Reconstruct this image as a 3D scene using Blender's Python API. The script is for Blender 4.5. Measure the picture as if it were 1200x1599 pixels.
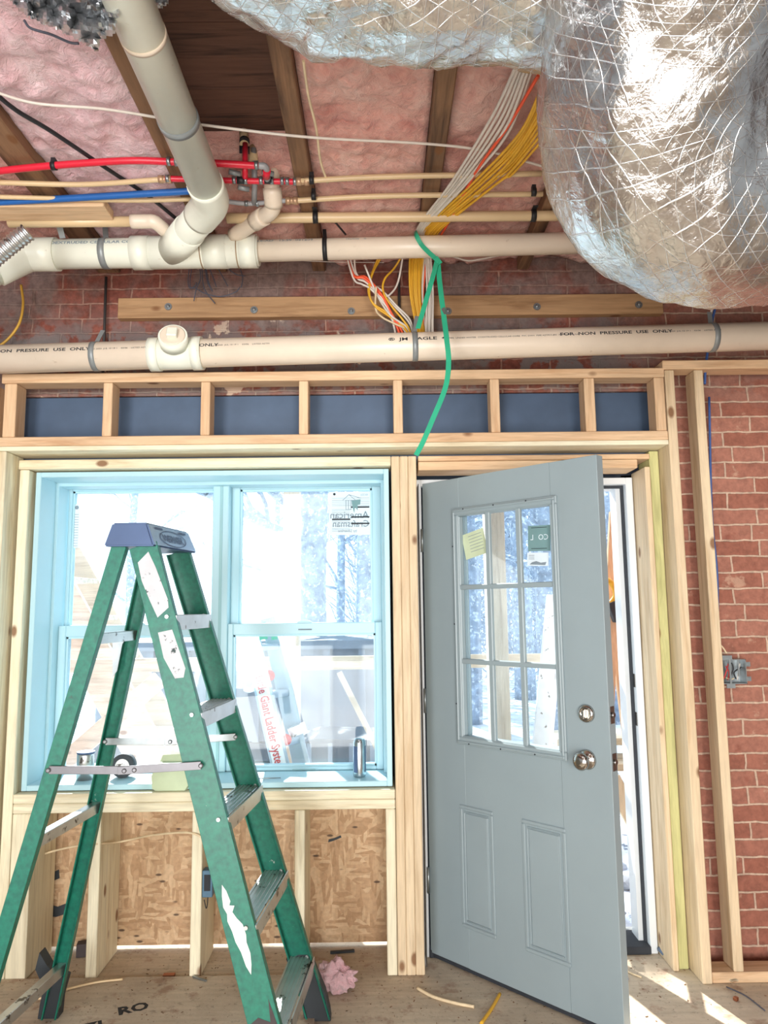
import bpy, bmesh, math, random
from mathutils import Vector, Matrix, noise
for o in list(bpy.data.objects): bpy.data.objects.remove(o, do_unlink=True)
S = bpy.context.scene
col = S.collection
rnd = random.Random(7)
PI = math.pi
V = Vector

# ------------------------------------------------------------------ camera
CAM = V((0, 0, 1.42)); FPX = 1150.0
p_, y_, r_ = [math.radians(a) for a in (7.27, -0.43, -0.676)]
FW = V((-math.sin(y_)*math.cos(p_), math.cos(y_)*math.cos(p_), math.sin(p_)))
X0 = FW.cross(V((0, 0, 1))).normalized(); U0 = X0.cross(FW)
XR = math.cos(r_)*X0 + math.sin(r_)*U0; UR = -math.sin(r_)*X0 + math.cos(r_)*U0
cd = bpy.data.cameras.new('camera'); cam = bpy.data.objects.new('camera', cd); col.objects.link(cam)
cd.sensor_fit = 'VERTICAL'; cd.sensor_height = 36; cd.lens = FPX/1599*36; cd.clip_start = .02; cd.clip_end = 300
m = Matrix.Identity(4)
for i in range(3):
    m[i][0], m[i][1], m[i][2], m[i][3] = XR[i], UR[i], -FW[i], CAM[i]
cam.matrix_world = m
S.camera = cam
# ------------------------------------------------------------------ light
vs = S.view_settings
vs.view_transform = 'Standard'; vs.look = 'None'; vs.gamma = 1; vs.use_curve_mapping = False
vs.exposure = 0.5
w = bpy.data.worlds.new('sky'); S.world = w; w.use_nodes = True
bg = w.node_tree.nodes['Background']; bg.inputs[0].default_value = (.80, .91, 1.0, 1); bg.inputs[1].default_value = 1.75
def light(name, kind, loc, direction, energy, color, size=None, size_y=None):
    d = bpy.data.lights.new(name, kind); d.energy = energy; d.color = color
    if kind == 'AREA':
        d.shape = 'RECTANGLE'; d.size = size; d.size_y = size_y
    if kind == 'SUN': d.angle = size
    o = bpy.data.objects.new(name, d); col.objects.link(o); o.location = loc
    o.rotation_euler = V(direction).to_track_quat('-Z', 'Y').to_euler(); return o
light('sun', 'SUN', (0, 10, 8), (.23, -.76, -.62), 12, (1, .95, .88), .009)
light('rear_window_light', 'AREA', (-1.9, -4.3, 1.55), (.12, 1, .05), 150, (.95, .98, 1), 1.3, 2.0)
light('rear_window_light', 'AREA', (1.1, -4.3, 1.55), (-.08, 1, .05), 150, (1, .97, .92), 1.3, 2.0)
light('floor_fill_light', 'AREA', (-.3, -1.4, .15), (.05, .6, 1), 165, (1, .96, .92), 3.6, 2.4)  # added fill near the floor, no real lamp there; lifts the ceiling

# ------------------------------------------------------------------ helpers
def ray(px, py): return (XR*((px-600)/FPX) + UR*((799.5-py)/FPX) + FW)
def onY(px, py, Y): d = ray(px, py); return CAM + d*(Y/d.y)
def onZ(px, py, Z): d = ray(px, py); return CAM + d*((Z-CAM.z)/d.z)
def hexc(h):
    h = h.lstrip('#'); r = []
    for i in (0, 2, 4):
        c = int(h[i:i+2], 16)/255; r.append(c/12.92 if c <= .04045 else ((c+.055)/1.055)**2.4)
    return (*r, 1)
def tag(o, label=None, cat=None, group=None, kind=None):
    if label: o['label'] = label
    if cat: o['category'] = cat
    if group: o['group'] = group
    if kind: o['kind'] = kind
    return o
def thing(name, label, cat, loc=(0, 0, 0), rz=0, group=None):
    o = bpy.data.objects.new(name, None); col.objects.link(o); o.empty_display_size = .05
    o.location = loc; o.rotation_euler = (0, 0, rz); return tag(o, label, cat, group)
def copy_tree(o, parent=None):
    c = o.copy(); col.objects.link(c)
    if parent: c.parent = parent
    for ch in list(o.children): copy_tree(ch, c)
    return c
def smooth(pts, n=6):
    P = [V(p) for p in pts]
    if len(P) < 3: return P
    P = [P[0]*2-P[1]] + P + [P[-1]*2-P[-2]]; out = []
    for i in range(1, len(P)-2):
        a, b, c, d = P[i-1:i+3]
        for k in range(n):
            t = k/n
            out.append(.5*((2*b)+(c-a)*t+(2*a-5*b+4*c-d)*t*t+(3*b-a-3*c+d)*t**3))
    out.append(P[-2]); return out
def text_verts(s, size, bold=0.0):
    cu = bpy.data.curves.new('t', 'FONT'); cu.body = s; cu.size = size; cu.offset = bold; cu.resolution_u = 2
    o = bpy.data.objects.new('t', cu); col.objects.link(o)
    me = bpy.data.meshes.new_from_object(o.evaluated_get(bpy.context.evaluated_depsgraph_get()))
    vv = [v.co.copy() for v in me.vertices]; ff = [tuple(p.vertices) for p in me.polygons]
    bpy.data.objects.remove(o); bpy.data.curves.remove(cu); bpy.data.meshes.remove(me)
    return vv, ff
class MB:
    def __init__(s): s.bm = bmesh.new(); s.uv = None
    def box(s, x0, x1, y0, y1, z0, z1, bev=0.0, mi=0):
        M = Matrix.Translation(((x0+x1)/2, (y0+y1)/2, (z0+z1)/2)) @ Matrix.Diagonal((abs(x1-x0), abs(y1-y0), abs(z1-z0), 1))
        r = bmesh.ops.create_cube(s.bm, size=1, matrix=M)
        es = {e for v in r['verts'] for e in v.link_edges}
        fs = {f for v in r['verts'] for f in v.link_faces}
        for f in fs: f.material_index = mi
        if bev: bmesh.ops.bevel(s.bm, geom=list(es), offset=bev, segments=1, affect='EDGES')
        return s
    def beam(s, p0, p1, u, wu, wv, bev=0.0, mi=0):
        p0, p1 = V(p0), V(p1); d = (p1-p0).normalized(); u = V(u); u = (u-d*u.dot(d)).normalized(); v = d.cross(u)
        vs_ = []
        for p in (p0, p1):
            for a, b in ((-1, -1), (1, -1), (1, 1), (-1, 1)): vs_.append(s.bm.verts.new(p+u*a*wu/2+v*b*wv/2))
        fs = [s.bm.faces.new([vs_[i] for i in q]) for q in ((3, 2, 1, 0), (4, 5, 6, 7), (0, 1, 5, 4), (1, 2, 6, 5), (2, 3, 7, 6), (3, 0, 4, 7))]
        for f in fs: f.material_index = mi
        if bev:
            es = {e for f in fs for e in f.edges}
            bmesh.ops.bevel(s.bm, geom=list(es), offset=bev, segments=1, affect='EDGES')
        return s
    def tube(s, pts, r, seg=12, cap=True, uv=False, up=None, disp=None):
        P = [V(p) for p in pts]; n = len(P); rs = r if isinstance(r, (list, tuple)) else [r]*n
        T = [((P[min(i+1, n-1)]-P[max(i-1, 0)]).normalized()) for i in range(n)]
        ref = V(up) if up else (V((0, 0, 1)) if abs(T[0].z) < .9 else V((1, 0, 0)))
        u = (ref-T[0]*ref.dot(T[0])).normalized(); rings = []; L = 0; Ls = []
        for i in range(n):
            u = (u-T[i]*u.dot(T[i])).normalized(); v = T[i].cross(u)
            if i: L += (P[i]-P[i-1]).length
            Ls.append(L); ring = []
            for k in range(seg):
                a = 2*PI*k/seg; dr = u*math.cos(a)+v*math.sin(a); rr = rs[i]
                if disp: rr += disp(L, a, P[i]+dr*rs[i])
                ring.append(s.bm.verts.new(P[i]+dr*rr))
            rings.append(ring)
        if uv and not s.uv: s.uv = s.bm.loops.layers.uv.new('UVMap')
        for i in range(n-1):
            for k in range(seg):
                k2 = (k+1) % seg
                f = s.bm.faces.new((rings[i][k], rings[i][k2], rings[i+1][k2], rings[i+1][k])); f.smooth = True
                if uv:
                    c = 2*PI*rs[0]
                    for lp, (uu, vv) in zip(f.loops, ((k/seg*c, Ls[i]), ((k+1)/seg*c, Ls[i]), ((k+1)/seg*c, Ls[i+1]), (k/seg*c, Ls[i+1]))): lp[s.uv].uv = (uu, vv)
        if cap:
            s.bm.faces.new(rings[0][::-1]); s.bm.faces.new(rings[-1])
        return s
    def cyl(s, a, b, r, seg=24, r2=None): return s.tube([a, b], [r, r if r2 is None else r2], seg)
    def lathe(s, prof, origin, axis, seg=24):
        ax = V(axis).normalized(); ref = V((0, 0, 1)) if abs(ax.z) < .9 else V((1, 0, 0)); u = (ref-ax*ref.dot(ax)).normalized(); v = ax.cross(u); o = V(origin)
        rings = [[s.bm.verts.new(o+ax*h+(u*math.cos(2*PI*k/seg)+v*math.sin(2*PI*k/seg))*max(r, 1e-4)) for k in range(seg)] for r, h in prof]
        for a, b in zip(rings, rings[1:]):
            for k in range(seg):
                f = s.bm.faces.new((a[k], a[(k+1) % seg], b[(k+1) % seg], b[k])); f.smooth = True
        s.bm.faces.new(rings[0][::-1]); s.bm.faces.new(rings[-1]); return s
    def ribbon(s, pts, wdir, wid, th=.0008):
        P = [V(p) for p in pts]; prev = None
        for i, p in enumerate(P):
            t = (P[min(i+1, len(P)-1)]-P[max(i-1, 0)]).normalized()
            wd = wdir(i/(len(P)-1)) if callable(wdir) else V(wdir); wd = (wd-t*wd.dot(t)).normalized(); nn = t.cross(wd)
            q = [s.bm.verts.new(p+wd*a*wid/2+nn*b*th/2) for a, b in ((-1, -1), (1, -1), (1, 1), (-1, 1))]
            if prev:
                for k in range(4): s.bm.faces.new((prev[k], prev[(k+1) % 4], q[(k+1) % 4], q[k]))
            else: s.bm.faces.new(q[::-1])
            prev = q
        s.bm.faces.new(prev); return s
    def prism(s, poly, p0, u, v, nrm, th):
        u, v, nrm, p0 = V(u), V(v), V(nrm), V(p0)
        a = [s.bm.verts.new(p0+u*x+v*y) for x, y in poly]; b = [s.bm.verts.new(p0+u*x+v*y+nrm*th) for x, y in poly]
        n = len(poly); s.bm.faces.new(a); s.bm.faces.new(b[::-1])
        for i in range(n): s.bm.faces.new((a[i], b[i], b[(i+1) % n], a[(i+1) % n]))
        return s
    def text(s, txt, size, fn, bold=0.0, xs=1.0):
        vv, ff = text_verts(txt, size, bold)
        q = [s.bm.verts.new(fn(v.x*xs, v.y)) for v in vv]
        for f in ff:
            try: s.bm.faces.new([q[i] for i in f])
            except ValueError: pass
        return s
    def build(s, name, mats, parent=None, base=True, smooth_=False):
        me = bpy.data.meshes.new(name); bmesh.ops.recalc_face_normals(s.bm, faces=s.bm.faces)
        off = V((0, 0, 0))
        if parent is None and base:
            xs = [v.co for v in s.bm.verts]
            off = V(((min(v.x for v in xs)+max(v.x for v in xs))/2, (min(v.y for v in xs)+max(v.y for v in xs))/2, min(v.z for v in xs)))
            bmesh.ops.translate(s.bm, verts=s.bm.verts, vec=-off)
        if smooth_:
            for f in s.bm.faces: f.smooth = True
        s.bm.to_mesh(me); s.bm.free()
        for mm in (mats if isinstance(mats, (list, tuple)) else [mats]): me.materials.append(mm)
        o = bpy.data.objects.new(name, me); col.objects.link(o); o.location = off
        if parent: o.parent = parent
        return o
def bx(*a, bev=0.0): return MB().box(*a, bev=bev)

# ------------------------------------------------------------------ materials
class NT:
    def __init__(s, name, rough=.6, metal=0.0):
        s.m = bpy.data.materials.new(name); s.m.use_nodes = True; s.t = s.m.node_tree; s.b = s.t.nodes['Principled BSDF']
        s.b.inputs['Roughness'].default_value = rough; s.b.inputs['Metallic'].default_value = metal
    def n(s, typ, **k):
        nd = s.t.nodes.new(typ)
        for a, b in k.items():
            if a.startswith('i_'):
                key = a[2:]; inp = nd.inputs[int(key)] if key.isdigit() else nd.inputs[key]
                if isinstance(b, bpy.types.NodeSocket): s.t.links.new(b, inp)
                else: inp.default_value = b
            else: setattr(nd, a, b)
        return nd
    def link(s, a, b): s.t.links.new(a, b)
    def math(s, op, a, b=0.0, c=0.0): return s.n('ShaderNodeMath', operation=op, i_0=a, i_1=b, i_2=c).outputs[0]
    def mix(s, f, a, b): return s.n('ShaderNodeMix', data_type='RGBA', i_0=f, i_6=a, i_7=b).outputs[2]
    def mul(s, a, b, f=1.0): return s.n('ShaderNodeMix', data_type='RGBA', blend_type='MULTIPLY', i_0=f, i_6=a, i_7=b).outputs[2]
    def ramp(s, f, *st):
        nd = s.n('ShaderNodeValToRGB', i_0=f); cr = nd.color_ramp
        while len(cr.elements) < len(st): cr.elements.new(.5)
        for e, (p, c) in zip(cr.elements, st): e.position = p; e.color = c if isinstance(c, tuple) else (c, c, c, 1)
        return nd.outputs[0]
    def obj(s, scale=(1, 1, 1), rand=True, rot=(0, 0, 0)):
        tc = s.n('ShaderNodeTexCoord').outputs['Object']
        if rand:
            r = s.n('ShaderNodeObjectInfo').outputs['Random']; r = s.math('MULTIPLY', r, 37.0)
            tc = s.n('ShaderNodeVectorMath', operation='ADD', i_0=tc, i_1=r).outputs[0]
        return s.n('ShaderNodeMapping', i_Vector=tc, i_Scale=scale, i_Rotation=rot).outputs[0]
    def pos(s): return s.n('ShaderNodeNewGeometry').outputs['Position']
    def noise(s, vec, scale, detail=4, rough=.5, dist=0.0): return s.n('ShaderNodeTexNoise', i_Vector=vec, i_Scale=scale, i_Detail=detail, i_Roughness=rough, i_Distortion=dist).outputs[0]
    def bump(s, h, st=.3, d=.01, nrm=None):
        nd = s.n('ShaderNodeBump', i_Height=h, i_Strength=st, i_Distance=d)
        if nrm: s.link(nrm, nd.inputs['Normal'])
        s.link(nd.outputs[0], s.b.inputs['Normal']); return nd.outputs[0]
    def col(s, c):
        if isinstance(c, bpy.types.NodeSocket): s.link(c, s.b.inputs['Base Color'])
        else: s.b.inputs['Base Color'].default_value = c
        return s
def plain(name, h, rough=.6, metal=0.0, var=.12, sc=20.0, bump=0.0, spots=None):
    a = NT(name, rough, metal); c = hexc(h); v = a.obj()
    f = a.noise(v, sc); lo = tuple(x*(1-var) for x in c[:3])+(1,); hi = tuple(min(1, x*(1+var)) for x in c[:3])+(1,)
    cc = a.ramp(f, (.3, lo), (.7, hi))
    if spots:
        g = a.noise(v, spots[1], 6, .65); cc = a.mix(a.ramp(g, (spots[2], 0.0), (spots[2]+.05, 1.0)), cc, hexc(spots[0]))
    a.col(cc)
    if bump: a.bump(f, bump, .004)
    return a.m
def wood(name, base, dark, axis, knot=True, rough=.65, streak=1.0):
    a = NT(name, rough); sc = [14, 14, 14]; sc['xyz'.index(axis)] = 1.1
    v = a.obj(tuple(sc)); f = a.noise(v, 1.6, 6, .6, .6*streak)
    g = a.noise(v, 7.0, 3, .6)
    c = a.ramp(f, (.30, hexc(dark)), (.5, hexc(base)), (.75, tuple(min(1, x*1.12) for x in hexc(base)[:3])+(1,)))
    c = a.mul(c, a.ramp(g, (.3, .82), (.6, 1.0)))
    c = a.mix(a.ramp(a.noise(a.obj((1, 1, 1)), 2.2, 2), (.45, 0.0), (.75, .35)), c, hexc(dark))
    if knot:
        k = [1.0]*3; k['xyz'.index(axis)] = .55
        vo = a.n('ShaderNodeTexVoronoi', i_Vector=a.obj(tuple(x*7 for x in k)), i_Scale=1.0).outputs[0]
        c = a.mix(a.ramp(vo, (.07, .9), (.12, 0.0)), c, hexc('#7a4f2c'))
    a.col(c); a.bump(g, .12, .003); return a.m
M = {}
for ax in 'xyz':
    M['pine'+ax] = wood('pine_'+ax, '#dfbd97', '#c69c74', ax)
    M['pale'+ax] = wood('pale_spruce_'+ax, '#e9dfc2', '#cdb994', ax)
    M['old'+ax] = wood('old_joist_'+ax, '#8a674a', '#4c3526', ax, rough=.8)
    M['grey'+ax] = wood('weathered_'+ax, '#d8ccb6', '#ab9d88', ax)
M['tanz'] = wood('tan_spruce', '#ddc6a4', '#c2a47e', 'z')
M['treated'] = wood('treated_lumber', '#c3bf85', '#98955e', 'z', rough=.7)
M['ledger'] = wood('ledger_wood', '#b08a62', '#86603c', 'x', streak=1.4)
# brick
def brick(name):
    a = NT(name, .9); P = a.pos()
    sep = a.n('ShaderNodeSeparateXYZ', i_Vector=P)
    zx = a.n('ShaderNodeCombineXYZ', i_X=sep.outputs[0], i_Y=sep.outputs[2], i_Z=0.0).outputs[0]
    wob = a.n('ShaderNodeTexNoise', i_Vector=P, i_Scale=14.0, i_Detail=4.0).outputs[1]
    wob = a.n('ShaderNodeVectorMath', operation='MULTIPLY_ADD', i_0=wob, i_1=(.016, .016, 0), i_2=zx).outputs[0]
    b = a.n('ShaderNodeTexBrick', i_Vector=wob, i_Scale=1.0, offset=.42, offset_frequency=2, squash=.62, squash_frequency=5)
    for k, v in (('Color1', hexc('#a97260')), ('Color2', hexc('#965c4a')), ('Mortar', hexc('#c9ab95')), ('Mortar Size', .0048), ('Mortar Smooth', .25), ('Bias', -.1), ('Brick Width', .215), ('Row Height', .0675)): b.inputs[k].default_value = v
    n1 = a.noise(P, 9.0, 6, .65); n2 = a.noise(P, 45.0, 5, .6); n3 = a.noise(P, 3.4, 5, .6, .5)
    c = a.mul(b.outputs[0], a.ramp(n2, (.3, .72), (.65, 1.08)))
    c = a.mix(a.ramp(n1, (.60, 0.0), (.66, .55)), c, hexc('#c9a68d'))
    c = a.mix(a.ramp(n1, (.30, .6), (.40, 0.0)), c, hexc('#7d3f31'))
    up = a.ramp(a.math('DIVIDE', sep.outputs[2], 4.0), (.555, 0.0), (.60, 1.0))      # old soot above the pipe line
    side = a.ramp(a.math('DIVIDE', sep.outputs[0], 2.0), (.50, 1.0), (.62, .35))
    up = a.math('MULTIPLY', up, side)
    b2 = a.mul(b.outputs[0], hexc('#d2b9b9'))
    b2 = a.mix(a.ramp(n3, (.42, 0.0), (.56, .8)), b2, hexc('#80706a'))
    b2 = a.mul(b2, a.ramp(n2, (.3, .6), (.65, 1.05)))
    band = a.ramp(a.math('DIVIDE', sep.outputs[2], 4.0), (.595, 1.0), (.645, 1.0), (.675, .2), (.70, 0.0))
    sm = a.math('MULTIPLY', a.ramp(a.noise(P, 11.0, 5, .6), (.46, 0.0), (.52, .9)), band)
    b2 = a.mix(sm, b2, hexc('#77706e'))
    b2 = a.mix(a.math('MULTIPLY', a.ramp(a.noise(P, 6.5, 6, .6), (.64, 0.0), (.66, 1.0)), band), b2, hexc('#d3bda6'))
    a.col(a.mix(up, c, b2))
    h = a.math('ADD', a.math('MULTIPLY', b.outputs[1], -.9), a.math('MULTIPLY', n2, .35))
    h = a.math('ADD', h, a.math('MULTIPLY', n1, .5))
    a.bump(h, .8, .012); return a.m
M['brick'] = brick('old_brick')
# strand board
def osb(name, tint):
    a = NT(name, .7); v = a.obj((1, 1, 1))
    vo = a.n('ShaderNodeTexVoronoi', i_Vector=a.n('ShaderNodeMapping', i_Vector=v, i_Scale=(15, 15, 75), i_Rotation=(0, .45, .3)).outputs[0], i_Scale=1.0)
    vo2 = a.n('ShaderNodeTexVoronoi', i_Vector=a.n('ShaderNodeMapping', i_Vector=v, i_Scale=(70, 15, 15), i_Rotation=(.2, -.75, .2)).outputs[0], i_Scale=1.0)
    hv = a.n('ShaderNodeSeparateColor', i_0=vo.outputs[1]).outputs[0]; hv2 = a.n('ShaderNodeSeparateColor', i_0=vo2.outputs[1]).outputs[0]
    msk = a.ramp(a.n('ShaderNodeSeparateColor', i_0=a.n('ShaderNodeTexVoronoi', i_Vector=v, i_Scale=19.0).outputs[1]).outputs[0], (.49, 0.0), (.51, 1.0))
    f = a.math('ADD', a.math('MULTIPLY', hv, msk), a.math('MULTIPLY', hv2, a.math('SUBTRACT', 1.0, msk)))
    c = a.ramp(f, (.12, hexc(tint[0])), (.4, hexc(tint[1])), (.62, hexc(tint[2])), (.9, hexc(tint[3])))
    c = a.mul(c, a.ramp(a.noise(v, 60, 3), (.3, .82), (.6, 1.0)))
    vk = a.n('ShaderNodeTexVoronoi', i_Vector=a.n('ShaderNodeMapping', i_Vector=v, i_Scale=(9, 9, 24), i_Rotation=(0, .7, 0)).outputs[0], i_Scale=1.0).outputs[0]
    c = a.mix(a.ramp(vk, (.09, .9), (.15, 0.0)), c, hexc('#4a3527'))
    a.col(c); a.bump(f, .25, .003); return a.m
M['osb'] = osb('strand_board', ('#ae8a66', '#bd9975', '#c5a37e', '#d0b08c'))
M['subfloor'] = None
def subfloor():
    a = NT('dusty_plywood', .85); P = a.pos()
    n1 = a.noise(P, 1.8, 6, .6); n2 = a.noise(P, 40.0, 5, .7); n3 = a.noise(P, 9.0, 5, .65)
    c = a.ramp(n1, (.3, hexc('#ad9a86')), (.5, hexc('#c6b59f')), (.7, hexc('#d4c6b0')))
    g = a.noise(a.n('ShaderNodeMapping', i_Vector=P, i_Scale=(1.4, 16, 1)).outputs[0], 3.0, 4)
    c = a.mul(c, a.ramp(g, (.3, .85), (.65, 1.05)))
    c = a.mix(a.ramp(n3, (.56, 0.0), (.66, .6)), c, hexc('#8f6b57'))
    c = a.mul(c, a.ramp(n2, (.28, .6), (.45, 1.0)))
    vo = a.n('ShaderNodeTexVoronoi', i_Vector=P, i_Scale=38.0).outputs[0]
    c = a.mix(a.ramp(vo, (.06, .8), (.11, 0.0)), c, hexc('#5a4334'))
    a.col(c); a.bump(a.math('ADD', n2, n3), .35, .004); return a.m
M['subfloor'] = subfloor()
def pvc(name, h, dirt='#b79f88'):
    a = NT(name, .32); v = a.obj()
    n = a.noise(v, 3.0, 5, .6); n2 = a.noise(v, 30.0, 5, .7)
    c = a.ramp(n, (.3, tuple(x*.88 for x in hexc(h)[:3])+(1,)), (.6, hexc(h)))
    c = a.mix(a.ramp(n2, (.66, 0.0), (.72, .55)), c, hexc(dirt)); c = a.mix(a.ramp(n2, (.24, .8), (.29, 0.0)), c, hexc('#8c6f5c'))
    a.col(c); a.bump(n, .04, .004); return a.m
M['pvc'] = pvc('cream_pvc', '#e9eadb'); M['pvc2'] = pvc('warm_pvc', '#e6d6c2')
M['cpvc'] = pvc('tan_cpvc', '#d9bd93')
M['joint'] = plain('cement_joint', '#9a8468', .6)
# foil
def foil(name, scrim=True, warm=(.74, .76, .78, 1)):
    a = NT(name, .2 if scrim else .34, 1.0)
    uvn = a.n('ShaderNodeTexCoord').outputs['UV' if scrim else 'Object']
    ob = a.n('ShaderNodeTexCoord').outputs['Object']
    n1 = a.noise(ob, 7.0, 4, .55, .6); n2 = a.noise(ob, 38.0, 5, .62, .8)
    st = a.noise(a.n('ShaderNodeMapping', i_Vector=ob, i_Scale=(1, 1, .28), i_Rotation=(.4, .5, .2)).outputs[0], 60.0, 3, .6, 1.2)
    vo = a.n('ShaderNodeTexVoronoi', i_Vector=ob, i_Scale=26.0, feature='DISTANCE_TO_EDGE').outputs[0]
    h = a.math('ADD', a.math('MULTIPLY', n1, .45), a.math('MULTIPLY', n2, .45)); h = a.math('ADD', h, a.math('MULTIPLY', st, .30)); h = a.math('ADD', h, a.math('MULTIPLY', vo, .25))
    c = warm
    if scrim:
        sp = a.n('ShaderNodeSeparateXYZ', i_Vector=uvn); U, W = sp.outputs[0], sp.outputs[1]
        wn = a.math('MULTIPLY', a.noise(ob, 9.0, 2), .012)
        lines = None
        for ku, kv, per in ((0.0, 1.0, .030), (.87, .5, .032), (.87, -.5, .032)):
            t = a.math('ADD', a.math('MULTIPLY', U, ku/per), a.math('MULTIPLY', W, kv/per)); t = a.math('ADD', t, a.math('DIVIDE', wn, per))
            t = a.math('ABSOLUTE', a.math('SUBTRACT', a.math('FRACT', t), .5))
            l = a.ramp(t, (.0, .8), (.014, .8), (.035, 0.0))
            lines = l if lines is None else a.math('MAXIMUM', lines, l)
        lines2 = a.math('MULTIPLY', lines, a.ramp(a.noise(ob, 6.0, 3), (.35, .25), (.55, 1.0)))
        h = a.math('ADD', h, a.math('MULTIPLY', lines2, .16))
        c = a.mix(a.math('MULTIPLY', lines2, .6), warm, (.97, .97, .97, 1))
        a.link(a.math('MULTIPLY_ADD', lines2, .22, .2), a.b.inputs['Roughness'])
    a.col(c); a.bump(h, .42 if scrim else .25, .014); return a.m
M['foil'] = foil('scrim_foil'); M['foil2'] = foil('torn_foil', False)
def batt(name, lo, mid, hi):
    a = NT(name, .95); P = a.pos()
    n1 = a.noise(P, 5.0, 6, .6, .8); n2 = a.noise(P, 32.0, 6, .65, .6)
    f = a.math('ADD', a.math('MULTIPLY', n1, .65), a.math('MULTIPLY', n2, .35))
    c = a.ramp(f, (.33, hexc(lo)), (.48, hexc(mid)), (.62, hexc(hi)))
    a.col(c); a.bump(a.math('ADD', n2, a.math('MULTIPLY', n1, 1.3)), .9, .02)
    a.b.inputs['Sheen Weight'].default_value = .3; return a.m
M['battL'] = batt('pink_glass_wool', '#d29aa0', '#e6bdc2', '#efd3d6')
M['battR'] = batt('rose_glass_wool', '#c0776c', '#e2a698', '#ecc0b2')
M['deck'] = wood('dark_plank_deck', '#69493a', '#34231c', 'x', rough=.85, streak=1.6)
M['steel'] = plain('blue_black_steel', '#485a72', .5, .15, .12, 8, .1, ('#76828c', 16, .70))
M['galv'] = plain('galvanised_metal', '#9aa0a2', .38, .85, .12, 30)
M['black'] = plain('black_plastic', '#1d1d20', .5)
M['vinyl'] = plain('cyan_lit_vinyl', '#acd0da', .4, 0, .03, 3)  # vinyl is white; the cyan of cool light and flare is put into its colour
M['vinylshade'] = plain('vinyl_track', '#8fb9bf', .45, 0, .05, 3)  # darker vinyl tone, same cyan light cast in its colour
M['rubber'] = plain('dark_weatherstrip', '#2b2f36', .7)
M['jamb'] = plain('primed_white_jamb', '#d9dde0', .45, 0, .04, 4)
M['door'] = plain('grey_primed_door', '#8f9da2', .38, 0, .03, 4)
M['chrome'] = plain('satin_nickel', '#b7b3ad', .16, 1, .05, 5)
M['brass'] = plain('latch_metal', '#8c8a88', .3, 1)
M['paper'] = plain('white_paper', '#d5e2ea', .8, 0, .04, 10)
M['ink'] = plain('black_ink', '#20242a', .7); M['inkgrey'] = plain('grey_ink', '#7e8c96', .8); M['inkred'] = plain('red_ink', '#b3140c', .6)
M['green'] = plain('green_paper', '#c3cfae', .8, 0, .05)
M['tealcard'] = plain('teal_card', '#6f9193', .7, 0, .05)
def fiberglass():
    a = NT('green_fiberglass', .42); v = a.obj((60, 60, 60)); f = a.noise(v, 1.0, 2)
    s2 = a.noise(a.obj((9, 9, 9)), 1.0, 6, .7)
    c = a.ramp(f, (.3, hexc('#0a5f50')), (.7, hexc('#11755f')))
    c = a.mix(a.ramp(s2, (.66, 0.0), (.69, .8)), c, hexc('#c9cfc6')); c = a.mix(a.ramp(s2, (.27, .8), (.31, 0.0)), c, hexc('#33433f'))
    a.col(c); a.bump(f, .15, .002); return a.m
M['fgreen'] = fiberglass()
M['alu'] = plain('worn_aluminium', '#c9cbca', .34, .9, .1, 12, 0, ('#5a5550', 22, .6))
M['aluw'] = plain('splashed_aluminium', '#dadde2', .45, .45, .1, 12, 0, ('#77706c', 26, .62))
M['aluout'] = plain('dull_aluminium', '#8fa3b2', .5, .3, .1, 12)
M['cap'] = plain('blue_grey_cap', '#4c5f82', .42, .25, .08, 8, 0, ('#8d9cb4', 14, .68))
M['capface'] = plain('silver_blue_face', '#9fb2cc', .35, .5, .06, 8)
M['sticker'] = plain('torn_grey_sticker', '#c3c4c8', .75, 0, .06, 20, 0, ('#3c4c4c', 30, .60))
M['paint'] = plain('white_paint_splash', '#dcdfdd', .7, 0, .05)
M['darkpaint'] = plain('dark_paint_splash', '#453c3d', .8)
M['foot'] = plain('black_foot_rubber', '#2b3136', .6)
M['pexred'] = plain('red_pex', '#d5243a', .35, 0, .05); M['pexblue'] = plain('blue_pex', '#2460a8', .35, 0, .05); M['pexgrey'] = plain('grey_pex', '#9a9a9c', .4)
M['copper'] = plain('crimp_copper', '#a0664a', .4, .8)
M['yellow'] = plain('yellow_jacket', '#dfa92c', .5, 0, .08); M['white'] = plain('white_jacket', '#d8cfc4', .5, 0, .06); M['orange'] = plain('orange_jacket', '#ee5a34', .5, 0, .06)
M['cream'] = plain('cream_jacket', '#dcc6a2', .5); M['wire'] = plain('dark_wire', '#4a4c58', .6); M['bluewire'] = plain('blue_jacket', '#3a5c9a', .5)
M['strap'] = plain('green_strap', '#27a37c', .45, 0, .06); M['hang'] = plain('grey_hanger', '#8e9394', .45, .3)
M['snow'] = plain('pale_gravel_ground', '#c4ccd8', .9, 0, .35, 3, .4, ('#6d7580', 8, .60))
M['bark'] = plain('pale_bark', '#8c9db0', .9, 0, .35, 9, 0, ('#c9d5e0', 14, .55))
M['dump'] = plain('grey_dumpster_steel', '#6b7a88', .6, .2, .08, 4)
M['dumpdark'] = plain('dark_dumpster_steel', '#3b4854', .7)
M['lead'] = plain('dull_red', '#d33a38', .5); M['rock'] = plain('grey_stone', '#8e959e', .9, 0, .3, 12, .5)
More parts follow.
